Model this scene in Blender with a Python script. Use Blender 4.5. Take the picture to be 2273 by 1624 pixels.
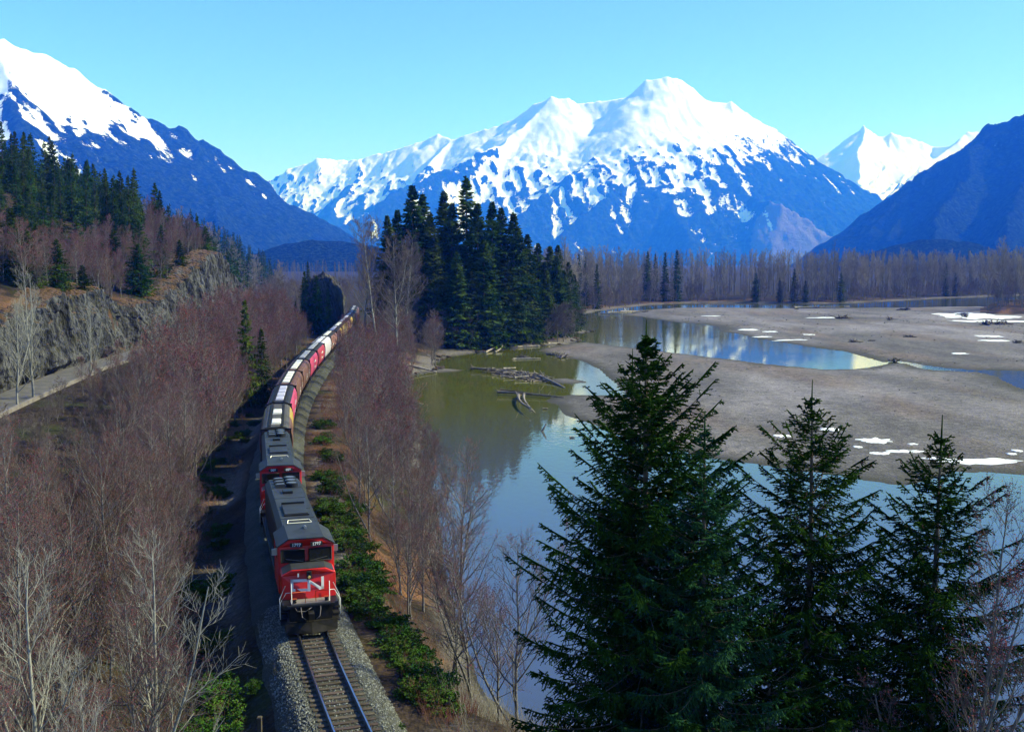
import bpy, math, random
import numpy as np
from mathutils import Vector, Matrix

scene = bpy.context.scene
for o in list(bpy.data.objects):
    bpy.data.objects.remove(o)
COL = scene.collection

# ---------------------------------------------------------------- camera, sky, sun, exposure
CAM_Z = 26.5
PITCH = math.radians(5.673)
cam_data = bpy.data.cameras.new('camera')
cam_data.sensor_width = 36.0
cam_data.lens = 36.0 * 2285.0 / 2273.0
cam_data.clip_start = 0.5
cam_data.clip_end = 60000.0
cam = bpy.data.objects.new('camera', cam_data)
COL.objects.link(cam)
cam.location = (0.0, 0.0, CAM_Z)
cam.rotation_euler = (math.radians(90.0) - PITCH, 0.0, 0.0)
scene.camera = cam

SUN_AZ = math.radians(9.0)      # direction towards the sun, measured from +X to +Y
SUN_EL = math.radians(39.0)
world = bpy.data.worlds.new('World')
scene.world = world
world.use_nodes = True
wn, wl = world.node_tree.nodes, world.node_tree.links
wn.clear()
w_out = wn.new('ShaderNodeOutputWorld')
w_bg = wn.new('ShaderNodeBackground')
w_sky = wn.new('ShaderNodeTexSky')
w_sky.sky_type = 'NISHITA'
w_sky.sun_disc = False
w_sky.sun_elevation = SUN_EL
w_sky.sun_rotation = math.radians(90.0) - SUN_AZ
w_sky.altitude = 100.0
w_sky.air_density = 0.7
w_sky.dust_density = 0.0
w_sky.ozone_density = 9.0
w_tint = wn.new('ShaderNodeMix')
w_tint.data_type = 'RGBA'
w_tint.blend_type = 'MULTIPLY'
w_tint.inputs[0].default_value = 1.0
w_tint.inputs[7].default_value = (1.03, 1.15, 1.22, 1.0)
wl.new(w_sky.outputs[0], w_tint.inputs[6])
wl.new(w_tint.outputs[2], w_bg.inputs[0])
w_bg.inputs[1].default_value = 0.15
wl.new(w_bg.outputs[0], w_out.inputs[0])

sun_data = bpy.data.lights.new('sun', 'SUN')
sun_data.energy = 4.8
sun_data.angle = math.radians(0.53)
sun_data.color = (0.90, 0.95, 1.0)
sun = bpy.data.objects.new('sun', sun_data)
COL.objects.link(sun)
to_sun = Vector((math.cos(SUN_EL) * math.cos(SUN_AZ), math.cos(SUN_EL) * math.sin(SUN_AZ), math.sin(SUN_EL)))
sun.rotation_euler = to_sun.to_track_quat('Z', 'Y').to_euler()
sun.location = (200, 40, 200)

vs = scene.view_settings
vs.view_transform = 'Standard'
vs.look = 'None'
vs.gamma = 1.0
vs.exposure = 0.75
vs.use_curve_mapping = False
scene.render.engine = 'CYCLES'
cy = scene.cycles
cy.max_bounces = 4
cy.diffuse_bounces = 1
cy.glossy_bounces = 2
cy.transmission_bounces = 3
cy.volume_bounces = 2
cy.transparent_max_bounces = 6
cy.caustics_reflective = False
cy.caustics_refractive = False
cy.use_denoising = True
cy.use_adaptive_sampling = True
cy.adaptive_threshold = 0.02
cy.sample_clamp_indirect = 4.0

# ---------------------------------------------------------------- helpers
def lin(r, g, b):
    f = lambda c: (c / 255.0 / 12.92) if c / 255.0 <= 0.04045 else ((c / 255.0 + 0.055) / 1.055) ** 2.4
    return (f(r), f(g), f(b), 1.0)

def sstep(a, b, x):
    t = np.clip((np.asarray(x, float) - a) / (b - a), 0.0, 1.0)
    return t * t * (3.0 - 2.0 * t)

def _h(ix, iy, seed):
    n = (ix.astype(np.int64) * 374761393 + iy.astype(np.int64) * 668265263 + seed * 1442695041) & 0xffffffff
    n = ((n ^ (n >> 13)) * 1274126177) & 0xffffffff
    n = n ^ (n >> 16)
    return (n & 0xffffff).astype(float) / float(0xffffff)

def vnoise(x, y, seed=0):
    x = np.asarray(x, float); y = np.asarray(y, float)
    ix = np.floor(x); iy = np.floor(y)
    fx = x - ix; fy = y - iy
    fx = fx ** 3 * (fx * (fx * 6 - 15) + 10); fy = fy ** 3 * (fy * (fy * 6 - 15) + 10)
    a = _h(ix, iy, seed); b = _h(ix + 1, iy, seed); c = _h(ix, iy + 1, seed); d = _h(ix + 1, iy + 1, seed)
    return (a + (b - a) * fx) * (1 - fy) + (c + (d - c) * fx) * fy

def fbm(x, y, octv=4, seed=0, gain=0.5):
    s = 0.0; a = 1.0; t = 0.0
    for i in range(octv):
        s = s + a * (vnoise(x * 2 ** i + i * 17.3, y * 2 ** i - i * 9.1, seed + i) - 0.5)
        t += a; a *= gain
    return s / t * 2.0            # about -1..1

def ridged(x, y, octv=4, seed=0, gain=0.5):
    s = 0.0; a = 1.0; t = 0.0
    for i in range(octv):
        s = s + a * (1.0 - np.abs(vnoise(x * 2 ** i + i * 5.7, y * 2 ** i + i * 3.3, seed + i) * 2 - 1))
        t += a; a *= gain
    return s / t                  # 0..1

def nrm(v):
    return v / np.maximum(np.linalg.norm(v, axis=-1, keepdims=True), 1e-9)

class MB:
    """collects polygons and links them as ONE mesh object"""
    def __init__(self):
        self.v = []; self.f = []; self.n = 0
    def add(self, verts, faces, mat=0, smooth=True):
        verts = np.asarray(verts, float).reshape(-1, 3)
        faces = np.asarray(faces, np.int64)
        self.v.append(verts); self.f.append((faces + self.n, mat, smooth)); self.n += len(verts)
    def tubes(self, P, R, s=4, mat=0, cap=False):
        n, K, _ = P.shape
        T = np.gradient(P, axis=1) if K > 2 else np.repeat((P[:, 1:] - P[:, :1]), K, axis=1)
        T = nrm(T)
        ref = np.where(np.abs(T[..., 2:3]) > 0.85, np.array([1.0, 0.13, 0.0]), np.array([0.07, 0.05, 1.0]))
        A = nrm(np.cross(T, ref)); B = np.cross(T, A)
        an = np.arange(s) * 2 * math.pi / s
        ring = P[:, :, None, :] + R[:, :, None, None] * (np.cos(an)[:, None] * A[:, :, None, :] + np.sin(an)[:, None] * B[:, :, None, :])
        idx = np.arange(n * K * s).reshape(n, K, s)
        a = idx[:, :-1, :]; b = np.roll(a, -1, axis=2); c = np.roll(idx[:, 1:, :], -1, axis=2); d = idx[:, 1:, :]
        self.add(ring, np.stack([a, b, c, d], -1).reshape(-1, 4), mat)
        if cap:
            for e in (0, -1):
                q = idx[:, e, :]
                for k in range(1, s - 1):
                    self.f.append((np.stack([q[:, 0], q[:, k], q[:, k + 1]], -1) + self.n - n * K * s, mat, False))
    def tube(self, pts, rad, s=6, mat=0, cap=True):
        P = np.asarray(pts, float)[None]
        R = np.full((1, P.shape[1]), rad, float) if np.isscalar(rad) else np.asarray(rad, float)[None]
        self.tubes(P, R, s, mat, cap)
    def box(self, x0, x1, y0, y1, z0, z1, mat=0):
        v = [(x, y, z) for x in (x0, x1) for y in (y0, y1) for z in (z0, z1)]
        f = [(0, 1, 3, 2), (4, 6, 7, 5), (0, 4, 5, 1), (2, 3, 7, 6), (0, 2, 6, 4), (1, 5, 7, 3)]
        self.add(v, f, mat, False)
    def loft(self, rings, mat=0, smooth=False, caps=True, closed=True):
        n = len(rings[0]); v = [p for r in rings for p in r]; f = []
        for k in range(len(rings) - 1):
            for i in range(n if closed else n - 1):
                j = (i + 1) % n
                f.append((k * n + i, k * n + j, (k + 1) * n + j, (k + 1) * n + i))
        self.add(v, f, mat, smooth)
        if caps and closed:
            base = self.n - len(v)
            for k in (0, len(rings) - 1):
                q = [k * n + i for i in range(n)]
                self.f.append((np.array([q]) + base, mat, False))
    def poly(self, pts, mat=0):
        self.add(pts, [list(range(len(pts)))], mat, False)
    def mesh(self, name, mats):
        me = bpy.data.meshes.new(name)
        V = np.concatenate(self.v)
        lt = np.concatenate([np.full(len(f), f.shape[1]) for f, m, s in self.f])
        lv = np.concatenate([f.ravel() for f, m, s in self.f])
        mi = np.concatenate([np.full(len(f), m) for f, m, s in self.f])
        sm = np.concatenate([np.full(len(f), s) for f, m, s in self.f])
        me.vertices.add(len(V)); me.vertices.foreach_set('co', V.ravel().astype(np.float32))
        me.loops.add(len(lv)); me.loops.foreach_set('vertex_index', lv.astype(np.int32))
        me.polygons.add(len(lt))
        ls = np.concatenate([[0], np.cumsum(lt)[:-1]])
        me.polygons.foreach_set('loop_start', ls.astype(np.int32))
        me.polygons.foreach_set('loop_total', lt.astype(np.int32))
        for m in (mats if isinstance(mats, (list, tuple)) else [mats]):
            me.materials.append(m)
        me.polygons.foreach_set('material_index', mi.astype(np.int32))
        me.polygons.foreach_set('use_smooth', sm.astype(bool))
        me.update(calc_edges=True)
        return me
    def build(self, name, mats, parent=None, bevel=0.0):
        o = bpy.data.objects.new(name, self.mesh(name, mats))
        COL.objects.link(o)
        o.parent = parent
        if bevel:
            md = o.modifiers.new('bevel', 'BEVEL'); md.width = bevel; md.segments = 2; md.limit_method = 'ANGLE'
        return o

def tag(o, label=None, cat=None, group=None, kind=None):
    if label: o['label'] = label
    if cat: o['category'] = cat
    if group: o['group'] = group
    if kind: o['kind'] = kind
    return o

def empty(name, loc=(0, 0, 0), rz=0.0, scale=1.0):
    o = bpy.data.objects.new(name, None)
    COL.objects.link(o)
    o.empty_display_size = 0.5
    o.location = loc; o.rotation_euler = (0, 0, rz)
    o.scale = (scale,) * 3 if np.isscalar(scale) else scale
    return o

def mobj(name, me, parent=None):
    o = bpy.data.objects.new(name, me)
    COL.objects.link(o); o.parent = parent
    return o

# ---------------------------------------------------------------- materials
def pmat(name, base, rough=0.7, spec=0.3, noise=None, bump=None, metallic=0.0, rnd=0.0, coord='Object'):
    """noise = (scale, colour2, lo, hi [, detail]) mixes a second colour; bump = (scale, strength, distance)"""
    m = bpy.data.materials.new(name); m.use_nodes = True
    nt = m.node_tree; N, Lk = nt.nodes, nt.links
    b = N['Principled BSDF']
    b.inputs['Roughness'].default_value = rough
    b.inputs['Specular IOR Level'].default_value = spec
    b.inputs['Metallic'].default_value = metallic
    base = tuple(base) if len(base) == 4 else tuple(base) + (1.0,)
    b.inputs['Base Color'].default_value = base
    tc = N.new('ShaderNodeTexCoord')
    last = None
    if noise:
        specs = noise if isinstance(noise, list) else [noise]
        for sp in specs:
            t = N.new('ShaderNodeTexNoise'); t.inputs['Scale'].default_value = sp[0]
            t.inputs['Detail'].default_value = sp[4] if len(sp) > 4 else 4.0
            Lk.new(tc.outputs[coord], t.inputs['Vector'])
            mr = N.new('ShaderNodeMapRange'); mr.inputs[1].default_value = sp[2]; mr.inputs[2].default_value = sp[3]
            Lk.new(t.outputs[0], mr.inputs[0])
            mx = N.new('ShaderNodeMix'); mx.data_type = 'RGBA'
            if last is None: mx.inputs[6].default_value = base
            else: Lk.new(last, mx.inputs[6])
            c2 = sp[1] if len(sp[1]) == 4 else tuple(sp[1]) + (1.0,)
            mx.inputs[7].default_value = c2
            Lk.new(mr.outputs[0], mx.inputs[0])
            last = mx.outputs[2]
    if rnd:
        oi = N.new('ShaderNodeObjectInfo')
        hs = N.new('ShaderNodeHueSaturation')
        mr = N.new('ShaderNodeMapRange'); mr.inputs[3].default_value = 1 - rnd; mr.inputs[4].default_value = 1 + rnd
        Lk.new(oi.outputs['Random'], mr.inputs[0]); Lk.new(mr.outputs[0], hs.inputs['Value'])
        mr2 = N.new('ShaderNodeMapRange'); mr2.inputs[3].default_value = 0.5 - rnd * 0.08; mr2.inputs[4].default_value = 0.5 + rnd * 0.08
        mu = N.new('ShaderNodeMath'); mu.operation = 'MULTIPLY'; mu.inputs[1].default_value = 7.31
        fr = N.new('ShaderNodeMath'); fr.operation = 'FRACT'
        Lk.new(oi.outputs['Random'], mu.inputs[0]); Lk.new(mu.outputs[0], fr.inputs[0]); Lk.new(fr.outputs[0], mr2.inputs[0])
        Lk.new(mr2.outputs[0], hs.inputs['Hue'])
        if last is None: hs.inputs['Color'].default_value = base
        else: Lk.new(last, hs.inputs['Color'])
        last = hs.outputs[0]
    if last is not None:
        Lk.new(last, b.inputs['Base Color'])
    if bump:
        t = N.new('ShaderNodeTexNoise'); t.inputs['Scale'].default_value = bump[0]; t.inputs['Detail'].default_value = 5.0
        Lk.new(tc.outputs[coord], t.inputs['Vector'])
        bp = N.new('ShaderNodeBump'); bp.inputs['Strength'].default_value = bump[1]; bp.inputs['Distance'].default_value = bump[2]
        Lk.new(t.outputs[0], bp.inputs['Height']); Lk.new(bp.outputs[0], b.inputs['Normal'])
    return m

M = {}
M['bark'] = pmat('alder_bark', (0.125, 0.113, 0.108), 0.8, 0.05, (6.0, (0.27, 0.255, 0.24), 0.45, 0.7), rnd=0.12)
M['twig'] = pmat('alder_twig', (0.100, 0.075, 0.077), 0.8, 0.0, (0.6, (0.165, 0.140, 0.140), 0.4, 0.65), rnd=0.18)
M['bud'] = pmat('alder_bud', (0.20, 0.040, 0.048), 0.8, 0.0, (0.5, (0.14, 0.058, 0.060), 0.45, 0.65), rnd=0.25)
M['pale'] = pmat('pale_bark', (0.30, 0.29, 0.26), 0.75, 0.1, (4.0, (0.19, 0.18, 0.16), 0.45, 0.7))
M['gtwig'] = pmat('grey_twig', (0.26, 0.235, 0.205), 0.85, 0.05, (0.15, (0.185, 0.155, 0.14), 0.4, 0.6), rnd=0.22)
M['gbark'] = pmat('grey_bark', (0.19, 0.17, 0.155), 0.85, 0.05, (3.0, (0.11, 0.095, 0.09), 0.4, 0.7), rnd=0.2)
M['dead'] = pmat('dead_wood', (0.10, 0.085, 0.075), 0.85, 0.15, (3.0, (0.17, 0.15, 0.13), 0.4, 0.7))
M['sbark'] = pmat('spruce_bark', (0.085, 0.06, 0.045), 0.9, 0.1, (5.0, (0.13, 0.10, 0.08), 0.4, 0.7))
M['needle'] = pmat('spruce_needles', (0.006, 0.020, 0.004), 0.8, 0.0, (1.1, (0.034, 0.072, 0.010), 0.45, 0.75), rnd=0.1)
M['needle_teal'] = pmat('spruce_needles_teal', (0.012, 0.040, 0.016), 0.8, 0.0, (1.1, (0.034, 0.085, 0.030), 0.45, 0.75))
M['needle_far'] = pmat('conifer_needles', (0.011, 0.031, 0.005), 0.8, 0.0, (0.25, (0.080, 0.122, 0.012), 0.42, 0.7), rnd=0.3)
M['shrub'] = pmat('shrub_leaf', (0.055, 0.125, 0.014), 0.7, 0.04, (2.0, (0.026, 0.062, 0.010), 0.4, 0.65), rnd=0.25)
M['cone'] = pmat('cone_brown', (0.16, 0.06, 0.025), 0.7, 0.2)
M['drift'] = pmat('driftwood', (0.32, 0.28, 0.235), 0.85, 0.15, (1.5, (0.16, 0.135, 0.115), 0.4, 0.65), rnd=0.25)
M['drift_dark'] = pmat('driftwood_dark', (0.085, 0.07, 0.06), 0.85, 0.2, (1.5, (0.16, 0.14, 0.12), 0.45, 0.7), rnd=0.3)
M['snow'] = pmat('snow', (0.86, 0.88, 0.90), 0.8, 0.2, (1.3, (0.74, 0.74, 0.72), 0.55, 0.8), bump=(3.0, 0.4, 0.1))
M['rail'] = pmat('rail_steel', (0.07, 0.05, 0.045), 0.55, 0.4, metallic=0.3)
M['rail_top'] = pmat('rail_head', (0.32, 0.32, 0.36), 0.22, 0.5, metallic=0.9)
M['tie'] = pmat('tie_wood', (0.075, 0.055, 0.043), 0.9, 0.1, (2.5, (0.12, 0.095, 0.08), 0.4, 0.7), rnd=0.3)
M['stone'] = pmat('ballast_stone', (0.25, 0.25, 0.22), 0.9, 0.15, (9.0, (0.13, 0.13, 0.12), 0.35, 0.65))
# ---------------------------------------------------------------- the lie of the land (metres, water level = 0)
TRK = np.array([(-60, 24.5), (0, 6.6), (20, 1.6), (34, -3.6), (42.4, -6.65), (47.4, -8.5), (54.2, -10.95), (77.4, -17.6), (92, -21.4), (109.5, -25.2), (127, -28.5), (143.5, -31.1), (161.5, -33.6), (185.5, -36.5), (207, -38.9), (239, -42.2), (272, -45.5), (300, -48.2), (337, -52.3), (400, -60), (600, -90), (900, -140)])
_cf = np.polyfit(TRK[2:19, 0], TRK[2:19, 1], 5)
_ty = np.arange(-80, 900, 1.0)
_tx = np.where(_ty < 20, np.polyval(_cf, 20) + (_ty - 20) * np.polyval(np.polyder(_cf), 20), np.where(_ty < 330, np.polyval(_cf, _ty), np.polyval(_cf, 330) + (_ty - 330) * -0.13))
def track_x(y): return np.interp(y, _ty, _tx)
_ts = np.gradient(_tx)
def track_slope(y): return np.interp(y, _ty, _ts)
RAIL_Z = 6.5

BANK = [(140, 37), (90, 40), (45, 44), (22, 47), (9, 50.5), (2.5, 54.5), (-1.4, 61.2), (-2.5, 65.8), (-4.2, 76.3), (-6.3, 92.2), (-9.1, 116.1), (-12.0, 141.2), (-14.7, 164.9), (-18.0, 188.5), (-21.9, 201.2), (-23.4, 219.7), (-24.0, 241.0), (-21.2, 251.1), (-16.0, 258.7), (-20.6, 267.9), (-19.6, 283.1), (-16.1, 297.1), (-10.6, 307.8), (-5.0, 319.2), (1.1, 320.9), (9.2, 329.7), (17.9, 339.0), (23.9, 352.9), (22.1, 379.6), (32.0, 405.0), (23.4, 425.0), (29.0, 478.9), (32.9, 520.0), (49.1, 579.7), (65.2, 615.0), (91.7, 669.3), (129.6, 700.2), (170.5, 692.3), (198.5, 684.4), (232.2, 700.2), (280.4, 743.1), (333.2, 791.5), (372.6, 823.7), (432.4, 870.9), (900, 1150), (3000, 1600), (12000, 3000), (30000, 40000), (-30000, 40000), (-30000, -200), (-9000, -200), (140, -200)]
BAR_A = [(6.6, 314.2), (13.5, 331.5), (18.1, 342.8), (25.3, 348.8), (35.1, 329.7), (44.6, 314.2), (55.0, 295.7), (63.4, 280.5), (70.9, 266.8), (79.2, 258.7), (87.3, 259.8), (97.3, 269.1), (102.2, 274.1), (104.7, 272.8), (104.3, 260.9), (106.7, 255.4), (114.4, 251.1), (114.2, 240.0), (109.4, 221.4), (107.7, 204.7), (108.5, 191.5), (100, 150), (72.0, 126.1), (64.5, 127.8), (60.5, 129.2), (56.6, 129.2), (50.7, 123.5), (47.0, 120.7), (44.0, 123.5), (40.7, 127.8), (34.9, 132.7), (32.8, 134.8), (29.2, 137.0), (25.8, 138.9), (18.2, 154.2), (14.5, 164.0), (9.6, 179.4), (8.2, 190.3), (6.1, 197.9), (8.8, 205.4), (12.6, 207.5), (19.2, 206.8), (23.1, 205.4), (22.8, 222.2), (22.6, 249.0), (20.7, 265.6), (17.9, 283.1), (13.8, 294.2), (9.3, 306.2)]
BAR_B = [(56.6, 533.8), (64.3, 511.2), (70.3, 482.7), (76.4, 460.6), (83.0, 457.1), (86.8, 431.1), (82.5, 405.0), (84.2, 386.9), (88.2, 359.2), (91.8, 340.9), (95.8, 324.4), (100.1, 307.8), (101.2, 292.8), (100.5, 276.6), (104.6, 280.5), (106.6, 277.9), (108.4, 274.1), (109.4, 263.2), (114.3, 256.5), (126.6, 253.2), (140.7, 249.0), (320, 330), (330, 450), (330, 560), (290, 640), (272.6, 640.0), (246.9, 627.8), (213.7, 621.3), (178.5, 615.0), (151.6, 615.0), (127.2, 627.8), (98.8, 621.3), (73.3, 591.1)]
ISLET = [(9.2, 237), (13, 238), (16.5, 233), (17.5, 229), (13, 226.5), (10, 228), (8.5, 232)]
SPIT = [(-22, 262), (-16, 259.5), (-11.5, 256), (-14, 252), (-22, 249)]
ISLE_R = [(241, 528), (252, 555), (275, 605), (320, 690), (430, 745), (800, 760), (800, 528)]

def poly_sd(poly, x, y):
    """signed distance, positive inside"""
    x = np.asarray(x, float); y = np.asarray(y, float)
    P = np.array(poly, float); Q = np.roll(P, -1, axis=0)
    d = np.full(x.shape, 1e18); ins = np.zeros(x.shape, bool)
    for (ax, ay), (bx, by) in zip(P, Q):
        ex, ey = bx - ax, by - ay
        t = np.clip(((x - ax) * ex + (y - ay) * ey) / (ex * ex + ey * ey + 1e-12), 0, 1)
        d = np.minimum(d, (x - ax - t * ex) ** 2 + (y - ay - t * ey) ** 2)
        c = ((ay > y) != (by > y))
        with np.errstate(divide='ignore', invalid='ignore'):
            ins ^= c & (x < ex * (y - ay) / (ey if ey != 0 else 1e-12) + ax)
    d = np.sqrt(d)
    return np.where(ins, d, -d)

CLF = np.array([(-60, -50), (60, -62), (100, -67), (138, -74), (180, -81), (222, -84), (270, -86), (300, -87.5), (330, -90), (345, -96), (450, -125), (600, -152), (1000, -225), (1500, -340), (4000, -1000), (15000, -4000)], float)
CLT = np.array([(-60, 6), (100, 9), (140, 10), (165, 11.5), (200, 13.5), (216, 13), (225, 9), (245, 9), (262, 12), (280, 17), (300, 21), (318, 21), (328, 17), (340, 5), (360, 1.5), (450, 0), (9000, 0)], float)
def cliff_x(y): return np.interp(y, CLF[:, 0], CLF[:, 1])
def cliff_h(y): return np.interp(y, CLT[:, 0], CLT[:, 1])
def wob(x, y): return 1.6 * fbm(x / 14.0, y / 14.0, 3, 5) + 0.5 * fbm(x / 3.0, y / 3.0, 2, 8)

def ground_parts(x, y):
    """height and masks: land, bar A, bar B signed distances"""
    x = np.asarray(x, float); y = np.asarray(y, float)
    sl = poly_sd(BANK, x, y) + wob(x, y) * np.clip(y / 150.0, 0.4, 1.3) * 0.7
    wb = 1.3 * fbm(x / 9.0, y / 13.0, 3, 31)
    sa = poly_sd(BAR_A, x, y) + wb
    sb = poly_sd(BAR_B, x, y) + wb * 1.5
    si = poly_sd(ISLET, x, y) + wb * 0.3
    ss = poly_sd(SPIT, x, y) + wb * 0.3
    sr = poly_sd(ISLE_R, x, y) + wob(x, y)
    bed = -1.4
    fine = 0.10 * fbm(x / 2.2, y / 2.2, 3, 71)
    zbar = lambda s, h, w: np.where(s > 0, h * (1 - np.exp(-s / w)) + fine * np.clip(s / 4, 0, 1), bed * (1 - np.exp(s / 4.0)))
    za = zbar(sa, 0.55 + 0.35 * fbm(x / 40.0, y / 55.0, 2, 41), 9.0)
    zb = zbar(sb, 0.6 + 0.4 * fbm(x / 60.0, y / 70.0, 2, 43), 14.0)
    zi = zbar(si, 0.25, 2.0)
    zs = zbar(ss, 0.35, 2.5)
    u = (x - track_x(y)) / np.sqrt(1 + track_slope(y) ** 2)
    hp = np.interp(y, [0, 240, 300, 370, 480, 3000], [5.0, 4.6, 3.6, 3.0, 2.2, 4.0])
    w = np.interp(y, [0, 60, 240, 320, 500, 700], [9, 9.5, 12, 20, 26, 30])
    zl = np.where(sl > 0, 0.12 * np.clip(sl, 0, 3) + hp * sstep(0.4, 1.0, sl / w) * 0.75 + hp * 0.25 * sstep(0, 0.5, sl / w) + 0.25 * fbm(x / 6.0, y / 6.0, 3, 11) * np.clip(sl / 5, 0, 1), bed * (1 - np.exp(sl / 3.0)))
    # left of the line: ground rises to the road, then the cliff and hillside
    left = sstep(4.0, 34.0, -u)
    zl = zl + left * np.interp(y, [0, 240, 400, 700], [2.9, 2.9, 1.0, 0]) * (sl > 0)
    wt = np.where(u > 0, sstep(9.0, 3.2, u), sstep(15.0, 8.0, -u)) * sstep(420, 360, y) * (y > -90)
    zl = zl * (1 - wt) + (RAIL_Z - 1.0 - 1.45 * sstep(2.2, 5.0, -u)) * wt
    v = cliff_x(y) - x + 1.0 * fbm(x / 9.0, y / 9.0, 2, 91)
    road = sstep(2.0, 0.5, np.abs(v + 5.5) - 4.0) * (y < 330)
    zl = zl * (1 - road) + 7.9 * road
    vv = np.clip(v, 0, None)
    hill = cliff_h(y) * sstep(0.0, 3.0, vv) + np.interp(y, [0, 300, 350, 400], [0.21, 0.21, 0.5, 0.6]) * (np.minimum(vv, 70) + 0.22 * np.clip(vv - 70, 0, 900))
    hill = np.minimum(hill, 190) + (1.5 * fbm(x / 22.0, y / 22.0, 3, 21) + 0.4 * fbm(x / 4.0, y / 4.0, 3, 23)) * sstep(1, 20, vv)
    zl = zl + hill
    zr = np.where(sr > 0, 0.06 * np.clip(sr, 0, 8) + 2.6 * sstep(0, 14, sr), bed)
    z = np.maximum.reduce([zl, za, zb, zi, zs, zr])
    return z, dict(sl=sl, sa=sa, sb=sb, si=si, ss=ss, sr=sr, u=u, v=v)

def gz(x, y):
    x = np.atleast_1d(np.asarray(x, float)); y = np.atleast_1d(np.asarray(y, float))
    a = np.arctan2(x, y); r = np.hypot(x, y)
    j = np.clip(np.searchsorted(ang, a) - 1, 0, len(ang) - 2); i = np.clip(np.searchsorted(rad, r) - 1, 0, len(rad) - 2)
    fj = np.clip((a - ang[j]) / (ang[j + 1] - ang[j]), 0, 1); fi_ = np.clip((r - rad[i]) / (rad[i + 1] - rad[i]), 0, 1)
    return (GZ[i, j] * (1 - fj) + GZ[i, j + 1] * fj) * (1 - fi_) + (GZ[i + 1, j] * (1 - fj) + GZ[i + 1, j + 1] * fj) * fi_

# polar sheet: finer near the camera, out to the horizon
_na = 410
ang = np.concatenate([np.linspace(-75, -33, 26)[:-1], np.linspace(-33, 33, _na), np.linspace(33, 75, 22)[1:]])
ang = np.radians(ang)
rad = np.concatenate([np.linspace(4, 24, 12)[:-1], 24 * (1.0093 ** np.arange(0, 520))])
rad = rad[rad < 1050]
rad = np.concatenate([rad, np.geomspace(1080, 29500, 44)])
AA, RR = np.meshgrid(ang, rad)
GX = RR * np.sin(AA); GY = RR * np.cos(AA)
GZ, GM = ground_parts(GX, GY)
_ni, _nj = GX.shape
_id = np.arange(_ni * _nj).reshape(_ni, _nj)
QUADS = np.stack([_id[:-1, :-1], _id[:-1, 1:], _id[1:, 1:], _id[1:, :-1]], -1).reshape(-1, 4)
_fc = lambda a: (a[:-1, :-1] + a[1:, 1:] + a[:-1, 1:] + a[1:, :-1]).reshape(-1) / 4
GVERT = np.stack([GX, GY, GZ], -1).reshape(-1, 3)

def sheet(name, faces, mats, attrs):
    use = np.unique(faces); remap = np.full(len(GVERT), -1); remap[use] = np.arange(len(use))
    mb = MB(); mb.add(GVERT[use], remap[faces], 0, True)
    o = mb.build(name, mats)
    for k, arr in attrs.items():
        at = o.data.attributes.new(k, 'FLOAT', 'POINT')
        at.data.foreach_set('value', arr.reshape(-1)[use].astype(np.float32))
    return o

fa, fb, fi, fz = _fc(GM['sa']), _fc(GM['sb']), _fc(GM['si']), _fc(GZ)
fl, fs = _fc(GM['sl']), _fc(GM['ss'])
is_a = (fa > -5) & (fl < 0.0) & (fs < 0)
is_b = (fb > -6) & (fl < 0.0) & ~is_a & (_fc(GM['sr']) < 0)
is_i = (fi > -2) & ~is_a & (fl < 0)

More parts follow.
